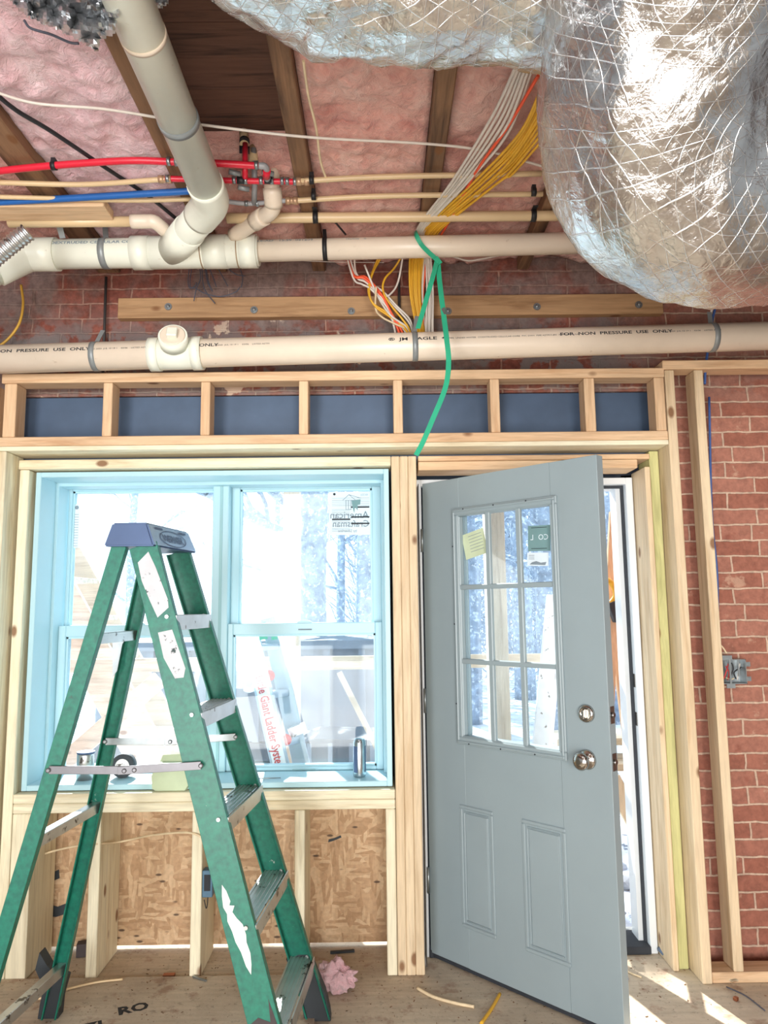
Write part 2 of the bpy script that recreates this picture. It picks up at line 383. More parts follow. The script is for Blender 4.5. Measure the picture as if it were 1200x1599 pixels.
def glass():
    a = NT('glare_veil_glass'); nt = a.t; nt.nodes.remove(a.b)
    out = [n for n in nt.nodes if n.type == 'OUTPUT_MATERIAL'][0]
    tr = a.n('ShaderNodeBsdfTransparent', i_0=(.93, .98, 1, 1)); gl = a.n('ShaderNodeBsdfGlossy', i_1=.03)
    du = a.n('ShaderNodeBsdfTranslucent', i_0=(.9, .96, 1, 1))  # translucent veil mixed in to wash out the view like glare
    f = a.ramp(a.noise(a.obj((1, 1, 1), False), 1.7, 4, .6, .5), (.35, .02), (.7, .085))
    mx = a.n('ShaderNodeMixShader', i_0=f, i_1=tr.outputs[0], i_2=du.outputs[0])
    m2 = a.n('ShaderNodeMixShader', i_0=.03, i_1=mx.outputs[0], i_2=gl.outputs[0]); a.link(m2.outputs[0], out.inputs[0]); return a.m
M['glass'] = glass()

# ================================================================== STRUCTURE
YB = 3.12       # inner face of the brick
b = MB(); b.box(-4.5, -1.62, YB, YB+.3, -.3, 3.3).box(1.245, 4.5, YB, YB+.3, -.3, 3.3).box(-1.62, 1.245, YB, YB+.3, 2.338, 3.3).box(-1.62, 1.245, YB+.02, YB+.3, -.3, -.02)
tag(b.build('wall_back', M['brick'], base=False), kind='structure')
tag(bx(-4.5, 4.5, -4.5, 3.42, -.06, 0).build('floor', M['subfloor'], base=False), kind='structure')
b = MB(); b.box(-4.3, -4.2, -4.5, YB, 0, 3.1).box(4.2, 4.3, -4.5, YB, 0, 3.1)
M['plaster'] = plain('grey_plaster', '#9aa0a4', .9)
tag(b.build('wall_side', M['plaster'], base=False), kind='structure')
b = MB(); b.box(-4.3, -2.6, -4.6, -4.5, 0, 3.1).box(-1.0, .2, -4.6, -4.5, 0, 3.1).box(1.8, 4.3, -4.6, -4.5, 0, 3.1).box(-2.6, 1.8, -4.6, -4.5, 2.3, 3.1).box(-2.6, 1.8, -4.6, -4.5, 0, .7)
tag(b.build('wall_front', M['plaster'], base=False), kind='structure')
# plank deck overhead
b = MB(); y = -4.5
while y < 3.4:
    b.box(-4.5, 4.5, y, y+.137, 3.10+rnd.uniform(0, .004), 3.13); y += .14
tag(b.build('ceiling', M['deck'], base=False), kind='structure')
tag(bx(-1.62, 1.245, YB+.005, YB+.13, 2.03, 2.335, bev=.002).build('steel_lintel', M['steel']), 'dark blue-grey steel lintel beam behind the blocks of the header box', 'steel beam')
# ---- window
wy0, wy1 = 3.09, 3.33
WX0, WX1, WZ0, WZ1 = -1.452, .045, .697, 2.0
win = thing('window_1', None, None, (0, 0, 0)); tag(win, kind='structure', label='double white vinyl window of two double-hung units')
t = .022
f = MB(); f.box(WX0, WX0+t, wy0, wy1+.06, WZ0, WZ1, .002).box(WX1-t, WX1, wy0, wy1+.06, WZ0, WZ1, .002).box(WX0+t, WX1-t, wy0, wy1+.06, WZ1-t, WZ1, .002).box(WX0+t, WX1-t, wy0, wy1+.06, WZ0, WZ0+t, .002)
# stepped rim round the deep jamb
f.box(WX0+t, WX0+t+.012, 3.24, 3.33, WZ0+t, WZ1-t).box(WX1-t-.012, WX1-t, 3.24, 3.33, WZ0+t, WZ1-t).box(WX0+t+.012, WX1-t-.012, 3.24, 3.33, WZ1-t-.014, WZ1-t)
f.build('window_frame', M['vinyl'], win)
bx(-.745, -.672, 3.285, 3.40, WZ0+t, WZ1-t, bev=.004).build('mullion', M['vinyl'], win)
bx(-.712, -.700, 3.281, 3.285, WZ0+t, WZ1-t).build('mullion_cover', M['vinylshade'], win)
def sash(x0, x1, z0, z1, y0, y1, g, name, rail_top=None):
    gx0, gx1, gz0, gz1 = g; s_ = MB()
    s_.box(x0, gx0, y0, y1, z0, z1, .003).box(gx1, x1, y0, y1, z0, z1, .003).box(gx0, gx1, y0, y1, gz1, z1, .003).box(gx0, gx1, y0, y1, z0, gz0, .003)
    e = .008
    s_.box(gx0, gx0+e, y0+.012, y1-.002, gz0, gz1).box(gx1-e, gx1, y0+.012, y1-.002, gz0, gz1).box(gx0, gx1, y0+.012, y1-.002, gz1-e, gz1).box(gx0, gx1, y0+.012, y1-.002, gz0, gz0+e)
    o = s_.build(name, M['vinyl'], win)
    bx(gx0, gx1, (y0+y1)/2, (y0+y1)/2+.004, gz0, gz1).build('glass', M['glass'], o); return o
for (ux0, ux1, lx0, lx1) in ((-1.412, -.750, -1.385, -.758), (-.644, -.030, -.648, -.020)):
    ox0, ox1 = ux0-.045, ux1+.04
    if ux0 < -1: ox0, ox1 = -1.43+.012, -.745
    else: ox0, ox1 = -.672, WX1-t-.012
    sash(ox0, ox1, 1.30, 1.975, 3.345, 3.385, (ux0+.01, ux1, 1.335, 1.958), 'upper_sash')
    lo = sash(ox0, ox1, WZ0+t+.001, 1.350, 3.295, 3.340, (lx0, lx1, .735, 1.300), 'lower_sash')
    cx = (lx0+lx1)/2
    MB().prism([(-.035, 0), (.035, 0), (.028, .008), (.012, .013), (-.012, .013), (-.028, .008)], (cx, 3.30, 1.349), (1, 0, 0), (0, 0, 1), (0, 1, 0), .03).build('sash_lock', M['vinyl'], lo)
    bx(cx-.05, cx+.05, 3.292, 3.296, .722, .726).build('finger_pull', M['vinylshade'], lo)
bx(-.36, -.30, 3.290, 3.2945, 1.318, 1.324).build('maker_tab', M['inkgrey'], win)
for xx in (WX0+t, WX1-t-.004): bx(xx, xx+.004, 3.262, 3.29, 1.36, 1.52).build('balance_cover', M['vinylshade'], win)
# stickers seen from behind through the glass of the right unit
st = bx(-.228, -.030, 3.362, 3.3635, 1.745, 1.945).build('sticker', M['paper'], win); st['label'] = 'pale paper sticker in the top right corner of the right window unit'
k_ = MB(); Yk = 3.361
def mir(x0, z0): return lambda x, z: V((x0-x, Yk, z0+z))
k_.text('American', .046, mir(-.045, 1.822), .0003, 1.0); k_.text('Craftsman', .044, mir(-.043, 1.782), .0003, .92); k_.text('by Silverline', .020, mir(-.100, 1.757), 0, .9)
k_.text('®CDJ', .014, mir(-.048, 1.925), 0)
k_.build('printed_words', M['inkgrey'], st)
k_ = MB()
for (x0, x1, z) in ((-.126, -.042, 1.873), (-.126, -.042, 1.827), (-.214, -.130, 1.817), (-.126, -.042, 1.797)): k_.box(x0, x1, Yk-.0006, Yk, z-.0035, z+.0035)
k_.lathe([(.006, 0), (.006, .0006)], (-.203, Yk-.0006, 1.934), (0, 1, 0), 12)
k_.build('black_bars', M['ink'], st)
k_ = MB()
for z in (1.915, 1.905, 1.897, 1.888, 1.880, 1.862, 1.856, 1.848, 1.84, 1.835, 1.81, 1.803, 1.787, 1.775, 1.77, 1.763):
    k_.box(-.214, -.132+(.0 if z < 1.87 else .09), Yk-.0004, Yk, z-.0006, z+.0006)
for p, q in (((-.165, 1.905), (-.136, 1.931)), ((-.136, 1.931), (-.105, 1.905)), ((-.136, 1.931), (-.080, 1.914)), ((-.150, 1.905), (-.150, 1.862)), ((-.138, 1.905), (-.138, 1.862)), ((-.127, 1.905), (-.127, 1.862)), ((-.152, 1.905), (-.110, 1.905)), ((-.152, 1.862), (-.125, 1.862))):
    k_.beam((p[0], Yk-.001, p[1]), (q[0], Yk-.001, q[1]), (0, 1, 0), .0006, .0022)
k_.build('house_outline_and_lines', M['inkgrey'], st)
MB().prism([(0, 0), (.042, .004), (.040, -.02), (.028, -.022), (.028, -.048), (.016, -.03), (.012, -.06), (.004, -.03)], (-.124, 3.3608, 1.905), (1, 0, 0), (0, 0, 1), (0, -1, 0), .0006).build('tree_mark', M['tealcard'], st)
st2 = bx(-1.401, -1.372, 3.362, 3.3635, 1.70, 1.90).build('sticker', M['paper'], win); st2['label'] = 'narrow pale sticker in the top left corner of the left window unit'
k_ = MB()
for i in range(13): k_.box(-1.398, -1.376, 3.3608, 3.3618, 1.708+i*.012, 1.710+i*.012)
k_.lathe([(.009, 0), (.009, .0006), (.006, .0007)], (-1.386, 3.3608, 1.885), (0, 1, 0), 14); k_.build('printed_lines', M['inkgrey'], st2)
b = MB(); b.box(.022, .047, 3.322, 3.335, .001, 2.0).box(-1.618, .165, 3.322, 3.335, 1.985, 2.09).box(.047, .157, 3.30, 3.335, .001, 2.09).box(.165, 1.243, 3.322, 3.335, 1.955, 2.09).box(1.112, 1.243, 3.322, 3.335, .001, 2.0).box(-1.618, -1.44, 3.322, 3.335, .001, 2.0)  # dark sheets added behind the frame gaps so no sky shows through
tag(b.build('gap_filler', M['rubber']), 'dark membrane added to keep light out of the gaps round the window and door frames', 'filler')
# ---- door
door = thing('door_1', None, None); tag(door, kind='structure', label='grey entry door with nine panes standing open into the room')
JX0, JX1, JY = .158, 1.122, 3.20
f = MB(); f.box(JX0, JX0+.030, JY, JY+.13, 0, 1.97, .002).box(JX1-.030, JX1, JY, JY+.13, 0, 1.97, .002).box(JX0+.03, JX1-.03, JY, JY+.13, 1.94, 1.97, .002)
f.box(JX0+.03, JX0+.042, JY+.048, JY+.13, 0, 1.94).box(JX1-.062, JX1-.03, JY+.048, JY+.13, 0, 1.94).box(JX0+.042, JX1-.042, JY+.048, JY+.13, 1.928, 1.94)
f.build('door_frame', M['jamb'], door)
f = MB(); f.box(JX1-.042, JX1-.030, JY+.036, JY+.048, .03, 1.94).box(JX0+.03, JX0+.042, JY+.036, JY+.048, .03, 1.94).box(JX0+.042, JX1-.042, JY+.036, JY+.048, 1.928, 1.94)
f.build('weatherstrip', M['rubber'], door)
bx(JX0+.03, JX1-.03, JY-.01, JY+.15, .001, .032, bev=.003).build('threshold', M['rubber'], door)
bx(JX0+.03, JX1-.03, JY+.152, JY+.21, .001, .020).build('outer_sill', M['galv'], door)
f = MB()
for z in (.93, 1.09): f.box(JX1-.0325, JX1-.0305, JY+.008, JY+.03, z-.028, z+.028)
f.build('strike_plate', M['chrome'], door)
HG = V((.193, 3.195, 0)); AD = math.radians(45.8); DW, DH, DT = .846, 1.928, .044
leaf = bpy.data.objects.new('door_leaf', None)
du = V((math.cos(AD), -math.sin(AD), 0)); dn = V((math.sin(AD), math.cos(AD), 0))
def door_uv(px, py):
    d = ray(px, py); k = (HG-CAM).dot(dn)/d.dot(dn); p = CAM+d*k-HG; return p.dot(du), p.z
tl, tr, br_, bl = [door_uv(*q) for q in ((707, 798), (871, 770), (888, 1203), (718, 1148))]
lx0 = (tl[0]+bl[0])/2; lx1 = (tr[0]+br_[0])/2; lz1 = (tl[1]+tr[1])/2; lz0 = (bl[1]+br_[1])/2
print('DOOR LITE', lx0, lx1, lz0, lz1, 'panels', [door_uv(*q) for q in ((718, 1225), (776, 1465), (815, 1258), (893, 1520), (917, 1114), (914, 1185), (933, 707), (672, 757))])
fw = .030; Z0 = .022
leafm = MB()
leafm.box(0, lx0+fw, 0, DT, Z0, Z0+DH, .0015).box(lx1-fw, DW, 0, DT, Z0, Z0+DH, .0015).box(lx0+fw, lx1-fw, 0, DT, lz1-fw, Z0+DH, .0).box(lx0+fw, lx1-fw, 0, DT, Z0, lz0+fw, .0)
leaf = leafm.build('door_leaf', M['door'], door, base=False); leaf.location = HG; leaf.rotation_euler = (0, 0, -AD)
def ring(mb, x0, x1, z0, z1, w_, y0, y1):
    mb.box(x0, x1, y0, y1, z1-w_, z1, .003).box(x0, x1, y0, y1, z0, z0+w_, .003).box(x0, x0+w_, y0, y1, z0+w_, z1-w_, .003).box(x1-w_, x1, y0, y1, z0+w_, z1-w_, .003)
f = MB(); ring(f, lx0, lx1, lz0, lz1, fw, -.012, 0); ring(f, lx0+.006, lx1-.006, lz0+.006, lz1-.006, .010, -.018, -.012); ring(f, lx0+fw-.008, lx1-fw+.008, lz0+fw-.008, lz1-fw+.008, .012, -.006, .02)
ring(f, lx0, lx1, lz0, lz1, fw, DT, DT+.012)
f.build('lite_frame', M['door'], leaf)
f = MB(); gx = [lx0+fw, lx1-fw]; gz = [lz0+fw, lz1-fw]
for k in (1, 2):
    x = gx[0]+(gx[1]-gx[0])*k/3; f.box(x-.011, x+.011, -.006, .012, gz[0], gz[1], .003)
for k in (1, 2):
    z = gz[0]+(gz[1]-gz[0])*k/3; f.box(gx[0], gx[1], -.0065, .0125, z-.010, z+.010, .003)
f.build('muntin_grid', M['door'], leaf)
bx(gx[0], gx[1], .020, .024, gz[0], gz[1]).build('glass', M['glass'], leaf)
f = MB()
for k in range(3):
    for xx, zz in ((lx0+.02+(lx1-lx0-.04)*(k+.3)/3, lz1-.008), (lx0+.02+(lx1-lx0-.04)*(k+.3)/3, lz0+.008), (lx0+.007, lz0+(lz1-lz0)*(k+.5)/3)): f.lathe([(.003, 0), (.003, .002)], (xx, -.019, zz), (0, 1, 0), 8)
f.build('screw_cap', M['ink'], leaf)
for q in (((718, 1225), (776, 1462)), ((815, 1258), (893, 1515))):
    a_, c_ = door_uv(*q[0]), door_uv(*q[1]); pz1, pz0 = a_[1], c_[1]
    f = MB(); ring(f, a_[0], c_[0], .17, .63, .014, -.005, 0); ring(f, a_[0]+.022, c_[0]-.022, .192, .608, .006, -.003, 0)
    f.box(a_[0]+.030, c_[0]-.030, -.003, 0, .200, .600, .002)
    f.build('raised_panel', M['door'], leaf)
ku, kz = door_uv(918, 1186); du_, dz_ = door_uv(917, 1114)
k1 = MB().lathe([(.034, 0), (.034, -.006), (.028, -.012), (.014, -.016), (.013, -.024), (.022, -.030), (.030, -.040), (.0305, -.048), (.024, -.057), (.008, -.061)], (ku, 0, kz), (0, 1, 0), 32).build('door_knob', M['chrome'], leaf)
d1 = MB().lathe([(.031, 0), (.031, -.008), (.026, -.014), (.018, -.015), (.016, -.012)], (du_, 0, dz_), (0, 1, 0), 32).build('deadbolt', M['chrome'], leaf)
bx(du_-.004, du_+.004, -.030, -.012, dz_-.016, dz_+.016, bev=.002).build('thumb_turn', M['chrome'], leaf)
f = MB()
for zz in (kz, dz_): f.box(DW, DW+.0015, .008, .036, zz-.029, zz+.029); f.lathe([(.009, 0), (.009, .009)], (DW, .022, zz), (1, 0, 0), 12)
f.build('latch_plate', M['brass'], leaf)
bx(0, DW, .004, DT-.004, .006, Z0).build('door_sweep', M['rubber'], leaf)
for zz in (.30, 1.02, 1.70):
    f = MB(); f.cyl((0, -.006, zz-.05), (0, -.006, zz+.05), .006, 12).box(-.001, .0, 0, .035, zz-.05, zz+.05).box(-.035, -.002, -.004, -.001, zz-.05, zz+.05)
    f.build('hinge', M['galv'], leaf)
# cards stuck to door glass
def card(px, py, w_, h_, tilt, mat, label):
    u_, z_ = door_uv(px, py); c_, s_ = math.cos(tilt), math.sin(tilt); f = MB()
    f.prism([(-w_/2, -h_/2), (w_/2, -h_/2), (w_/2, h_/2), (-w_/2, h_/2)], (u_, .019, z_), (c_, 0, s_), (-s_, 0, c_), (0, -1, 0), .001)
    o = f.build('sticker', mat, leaf); o['label'] = label; return o, (u_, z_, c_, s_)
def cardfn(q, y=.0176): return lambda x, z: V((q[0]+x*q[2]-z*q[3], y, q[1]+x*q[3]+z*q[2]))
o, q = card(737, 849, .115, .105, math.radians(12), M['green'], 'pale green printed sticker on the upper left pane'); fn = cardfn(q)
f = MB()
for i in range(6): f.prism([(0, 0), (.07, 0), (.07, .0018), (0, .0018)], fn(-.025, .036-i*.013), V((q[2], 0, q[3])), V((-q[3], 0, q[2])), (0, -1, 0), .0004)
f.build('printed_lines', M['inkgrey'], o)
o, q = card(838, 840, .100, .098, math.radians(-2), M['tealcard'], 'teal printed card with white letters on the upper right pane'); fn = cardfn(q)
f = MB(); f.text('CO', .030, lambda x, z: fn(.042-x, z-.006)); f.text('L', .030, lambda x, z: fn(-.024-x, z-.006)); f.build('white_letters', M['paper'], o)
f = MB()
for i in (-1, 1): f.prism([(0, 0), (.07, 0), (.07, .002), (0, .002)], fn(-.035, i*.040), V((q[2], 0, q[3])), V((-q[3], 0, q[2])), (0, -1, 0), .0004)
f.build('printed_lines', M['ink'], o)
o, q = card(836, 873, .095, .050, math.radians(-3), M['paper'], 'small white card below the teal card on the upper right pane'); fn = cardfn(q)
f = MB()
for i in range(3): f.prism([(0, 0), (.025, 0), (.025, .002), (0, .002)], fn(-.040, .014-i*.007), V((q[2], 0, q[3])), V((-q[3], 0, q[2])), (0, -1, 0), .0004)
f.prism([(0, 0), (.07, -.002), (.075, .010), (.05, .007), (.03, .013), (.01, .008)], fn(-.036, -.020), V((q[2], 0, q[3])), V((-q[3], 0, q[2])), (0, -1, 0), .0004)
f.build('printed_lines', M['inkgrey'], o)

# ================================================================== FRAMING
def lum(name, label, cat, box, mat, bev=.003, group=None):
    return tag(bx(*box, bev=bev).build(name, M[mat]), label, cat, group)
lum('header_plate', 'long pine top plate of the shallow header box over window and door', 'lumber', (-1.548, 1.193, 2.95, 3.04, 2.348, 2.388), 'pinex')
lum('header_plate', 'long pine bottom plate of the shallow header box over window and door', 'lumber', (-1.548, 1.193, 2.95, 3.04, 2.083, 2.121), 'pinex')
lum('plywood_strip', 'thin plywood strip under the bottom plate of the header box', 'plywood', (-1.548, 1.193, 2.952, 3.118, 2.064, 2.082), 'palex', .001)
bl_x = [(-1.535, -1.485), (-1.129, -1.091), (-.727, -.689), (-.323, -.285), (.066, .104), (.467, .505), (.857, .900), (1.148, 1.190)]
bn = ['leftmost', 'second from the left', 'third from the left', 'fourth from the left', 'fourth from the right', 'third from the right', 'second from the right', 'rightmost']
for (a_, c_), n_ in zip(bl_x, bn):
    lum('header_block', 'short upright pine block in the header box, %s of the eight' % n_, 'lumber', (a_, c_, 2.952, 3.038, 2.122, 2.347), 'pinez', group='blocks of the header box')
lum('wall_post', 'pale post at the left end of the window opening, left of the window stud', 'lumber', (-1.553, -1.513, 2.951, 3.10, .001, 2.063), 'palez')
lum('wall_stud', 'stud at the far left edge, only its right strip in view', 'lumber', (-1.60, -1.555, 2.95, 3.04, .001, 2.335), 'pinez')
lum('window_stud', 'knotty pale stud directly left of the window frame', 'lumber', (-1.503, -1.464, 3.05, 3.20, .001, 2.004), 'palez')
lum('window_header', 'plank along the top of the window opening, above the white frame', 'lumber', (-1.510, .054, 3.05, 3.20, 2.006, 2.046), 'palex')
for i, n_ in enumerate(('left', 'middle', 'right')):
    lum('door_stud', 'full height pine stud between window and door, %s one of the three' % n_, 'lumber', (.056+i*.0352, .0905+i*.0352, 3.05, 3.19, 0.001, 2.046), 'tanz', group='three studs between window and door')
tag(MB().ribbon([(.166, 3.06, .05), (.168, 3.06, 1.0), (.166, 3.06, 1.92)], (0, 1, 0), .10, .003).build('dark_gap_strip', M['black']), 'black flashing strip drawn as the dark gap left of the door frame', 'infill')  # black strip put in where the gap reads dark
lum('door_header', 'thin upper pine plank of the header over the door frame', 'lumber', (.170, 1.150, 3.052, 3.20, 2.024, 2.046), 'pinex')
lum('door_header', 'lower knotty pine plank of the header over the door frame', 'lumber', (.170, 1.096, 3.050, 3.195, 1.985, 2.022), 'pinex')
lum('jack_stud', 'pine jack stud beside the right side of the door frame', 'lumber', (1.125, 1.148, 3.05, 3.22, .001, 1.99), 'tanz')
lum('treated_stud', 'greenish treated stud between the jack stud and the outer post', 'lumber', (1.152, 1.192, 3.065, 3.20, .001, 2.06), 'treated')
lum('wall_post', 'tall pale post at the right end of the header box, beside the brick', 'lumber', (1.195, 1.233, 2.95, 3.09, .001, 2.378), 'tanz')
lum('bottom_plate', 'pine bottom plate on the floor along the brick at right', 'lumber', (1.235, 2.6, 2.955, 3.045, .001, .039), 'pinex')
lum('top_plate', 'pine top plate above the lone stud at the right', 'lumber', (1.185, 2.6, 2.945, 3.035, 2.38, 2.418), 'pinex')
lum('wall_stud', 'lone upright pine stud standing before the brick at the right', 'lumber', (1.318, 1.356, 2.955, 3.045, .040, 2.379), 'tanz')
# knee wall
lum('knee_wall_plate', 'pale plank under the window, upper of the two stacked plates', 'lumber', (-1.463, .054, 3.05, 3.29, .658, .694), 'palex')
lum('knee_wall_plate', 'pale plank under the window, lower of the two stacked plates', 'lumber', (-1.463, .054, 3.052, 3.29, .620, .657), 'palex')
kn = [(-1.462, -1.385, 'leftmost, doubled and wide'), (-1.153, -1.112, 'second from the left, behind the ladder'), (-.751, -.710, 'third from the left, in the middle bay'), (-.346, -.306, 'fourth from the left'), (.016, .054, 'rightmost, beside the door studs')]
for a_, c_, n_ in kn:
    lum('knee_wall_stud', 'short deep stud under the window sill, %s' % n_, 'lumber', (a_, c_, 3.052, 3.29, .001, .619), 'palez', group='studs of the low wall under the window')
tag(bx(-1.60, .018, 3.305, 3.32, .018, .692).build('sheathing_board', M['osb']), 'sheet of strand board closing the low wall under the window', 'strand board')
tag(bx(-1.9, -.24, 2.2, 3.05, .0012, .012).build('plywood_sheet', M['subfloor']), 'plywood sheet lying on the floor beneath the ladder', 'plywood')
f = MB()
fn = lambda ox, oy: (lambda x, y: V((ox+x*.8-y*.35, oy+x*.35+y*.8, .0126)))
f.text('RO', .085, fn(-.93, 2.78), .003).text('IZI', .085, fn(-1.03, 2.67), .003)
sh = [o for o in bpy.data.objects if o.name == 'plywood_sheet'][0]
so = f.build('ink_stamp', M['ink'], sh); so.location = -sh.location
# ledger with bolts
led = bx(-1.128, 1.258, 3.08, 3.119, 2.676, 2.768, bev=.002).build('ledger_board', M['ledger']); tag(led, 'long brown treated board bolted across the brick below the upper pipe', 'board')
for px, py in ((263, 479), (397, 484), (549, 486), (700, 486), (839, 479), (998, 476)):
    c_ = onY(px, py, 3.079); f = MB(); f.lathe([(.016, 0), (.016, -.003)], c_, (0, 1, 0), 20).lathe([(.008, -.003), (.008, -.010), (.005, -.012)], c_, (0, 1, 0), 6)
    o = f.build('washer_bolt', M['galv'], led); o.location = -led.location
# dark hole in brick behind ledger
# joists
zJ = 2.90
jx = [(-1.185, .10, 'far left, sistered and split'), (-.685, .045, 'second from the left, behind the diagonal drain pipe'), (-.252, .058, 'third from the left, beside the open dark bay'), (.205, .058, 'between the two rose insulation bays'), (.655, .05, 'behind the hanging silver duct'), (1.12, .05, 'far right above the duct elbow')]
for x, w_, n_ in jx:
    lum('ceiling_joist', 'old brown ceiling joist, %s' % n_, 'joist', (x-w_/2, x+w_/2, -4.4, 3.3 if False else 3.118, zJ, 3.099), 'oldy', .004, 'old ceiling joists')
lum('ceiling_blocking', 'light pine block between joists at upper left, above the grey strap', 'lumber', (-1.75, -.98, 2.50, 2.60, 2.862, 2.899), 'pinex')
# insulation batts
def batt_mesh(x0, x1, y0, y1, z, amp, seed, mat, label, steps=.02, droop=.0):
    bm = MB(); nx = int((x1-x0)/steps)+1; ny = int((y1-y0)/steps)+1; g = []
    for j in range(ny+1):
        row = []
        for i in range(nx+1):
            x = x0+(x1-x0)*i/nx; yy = y0+(y1-y0)*j/ny; e = min(i, nx-i)/nx*2
            n_ = noise.fractal(V((x*7+seed, yy*5, seed)), .9, 2.1, 5); bulge = (1-(1-min(1, e*2))**2)
            n2 = abs(noise.noise(V((x*11+seed, yy*16, 3.3+seed))))
            zz = z-droop*bulge-(n_*amp+n2*amp*1.2)*(.3+.7*bulge)
            row.append(bm.bm.verts.new((x, yy, zz)))
        g.append(row)
    for j in range(ny):
        for i in range(nx):
            fc = bm.bm.faces.new((g[j][i], g[j][i+1], g[j+1][i+1], g[j+1][i])); fc.smooth = True
    bd = [g[0], g[-1]]
    top = [[bm.bm.verts.new((p.co.x, p.co.y, 3.095)) for p in r_] for r_ in bd]
    for r_, t_ in zip(bd, top):
        for i in range(nx): bm.bm.faces.new((r_[i], r_[i+1], t_[i+1], t_[i]))
    for s_ in (0, -1):
        tt = [bm.bm.verts.new((g[j][s_].co.x, g[j][s_].co.y, 3.095)) for j in range(ny+1)]
        for j in range(ny): bm.bm.faces.new((g[j][s_], g[j+1][s_], tt[j+1], tt[j]))
    return tag(bm.build('insulation_batt', mat), label, 'insulation')
batt_mesh(-1.70, -1.237, 1.0, 3.11, 2.965, .035, 3, M['battR'], 'rose glass wool batt in the bay at the left edge')
batt_mesh(-1.133, -.709, .6, 3.11, 2.945, .030, 5, M['battL'], 'pale pink glass wool batt left of the diagonal drain pipe', droop=.0)
batt_mesh(-.661, -.283, 2.42, 3.11, 2.96, .045, 8, M['battR'], 'ragged wool batt at the end of the open dark bay behind the valves')
batt_mesh(-.221, .174, .6, 3.11, 2.950, .028, 12, M['battR'], 'rose glass wool batt left of the joist behind the cable bundle')
batt_mesh(.236, .628, .6, 3.11, 2.950, .028, 17, M['battR'], 'rose glass wool batt between the cable bundle and the silver duct')
batt_mesh(.682, 1.093, .6, 3.11, 2.950, .028, 23, M['battR'], 'rose glass wool batt above the silver duct elbow')

# ================================================================== PIPES
def pipe_text(mb, A, B, r, s0, txt, size, xs=1.5, th0=0.0, bold=.0):
    A, B = V(A), V(B); d = (B-A).normalized(); n1 = V((0, -1, 0)); n1 = (n1-d*n1.dot(d)).normalized(); n2 = d.cross(n1)
    if n2.z < 0: n2 = -n2
    def fn(x, y):
        th = th0+y/r; return A+d*(s0+x)+(n1*math.cos(th)+n2*math.sin(th))*(r+.0008)
    mb.text(txt, size, fn, bold, xs)
def on_axis(A, B, px):
    lo, hi = 0.0, (B-A).length; d = (B-A).normalized()
    for _ in range(40):
        mid = (lo+hi)/2; p = A+d*mid-CAM; x = 600+FPX*p.dot(XR)/p.dot(FW)
        if x < px: lo = mid
        else: hi = mid
    return lo
def strap_ring(A, B, s_, r, w_=.022, hang=None, mat=None, hx=0.0):
    d = (B-A).normalized(); c_ = A+d*s_; f = MB(); f.tube([c_-d*w_/2, c_+d*w_/2], r+.0022, 28)
    if hang: f.beam(c_+V((0, 0, r)), c_+V((hx, .03, hang)), d, w_*.8, .003)
    return f
# lower 4 inch drain
A = onY(-60, 563, 2.86); B = onY(1600, 512.4, 2.86); A = V((A.x, 2.86, A.z)); B = V((B.x, 2.86, B.z)); R4 = .057
print('drain', A, B)
drain = thing('drain_pipe', 'long cream four inch drain pipe sloping across the wall just above the header box', 'pipe', A)
def rel(o, root): o.location = -root.location; return o
f = MB(); L = (B-A).length; d_ = (B-A).normalized()
f.tube([A, A+d_*L*.5, B], R4, 40)
rel(f.build('pipe', M['pvc2'], drain), drain)
sT = on_axis(A, B, 276); cT = A+d_*sT
f = MB(); f.tube([cT-d_*.105, cT+d_*.105], R4+.006, 40); f.tube([cT-d_*.105, cT-d_*.065], R4+.010, 40); f.tube([cT+d_*.065, cT+d_*.105], R4+.010, 40)
up = V((.10, -.93, .36)).normalized(); f.tube([cT, cT+up*.085], R4*.80, 36); f.tube([cT+up*.060, cT+up*.108], R4*.98, 36)
rel(f.build('cleanout_tee', M['pvc'], drain), drain)
f = MB(); f.lathe([(R4*.84, .100), (R4*.84, .112), (R4*.78, .114)], cT, up, 32); rel(f.build('cleanout_plug', M['pvc2'], drain), drain)
sd = d_.cross(up); f = MB(); f.beam(cT+up*.112, cT+up*.135, d_, .040, .040, .003); rel(f.build('square_plug_head', M['pvc'], drain), drain)
f = MB()
pipe_text(f, A, B, R4, on_axis(A, B, 2), 'NON  PRESSURE  USE  ONLY', .019, 1.55, .12, .0004)
pipe_text(f, A, B, R4, on_axis(A, B, 316), 'ONLY', .019, 1.5, .12, .0004)
pipe_text(f, A, B, R4, on_axis(A, B, 870), 'FOR  NON  PRESSURE  USE  ONLY', .019, 1.55, .12, .0004)
pipe_text(f, A, B, R4, on_axis(A, B, 607), '®  JM  EAGLE  4"', .019, 1.75, .12, .0004)
for px in (152, 338, 1032): pipe_text(f, A, B, R4, on_axis(A, B, px), '12 2020  JUL 10 19 1    03/06    LISTED ASTM', .009, 1.3, .14)
pipe_text(f, A, B, R4, on_axis(A, B, 690), 'PVC PIPE  UNDER WATER  COEXTRUDED CELLULAR CORE  PVC DWV  PIPE ASTM F-891  NSF DWV  USA', .0095, 1.22, .13)
f.text if False else None
rel(f.build('printed_lettering', M['ink'], drain), drain)
for px, nm, hz in ((150, 'left, beside the cleanout', .12), (648, 'middle, below the cable bundle', .14), (1112, 'right, near the top plate', .12)):
    s_ = on_axis(A, B, px); tag(strap_ring(A, B, s_, R4, .022, hz, hx=.012).build('pipe_hanger', M['hang']), 'grey metal pipe hanger round the lower drain pipe, %s' % nm, 'hanger', 'hangers on the lower drain pipe')
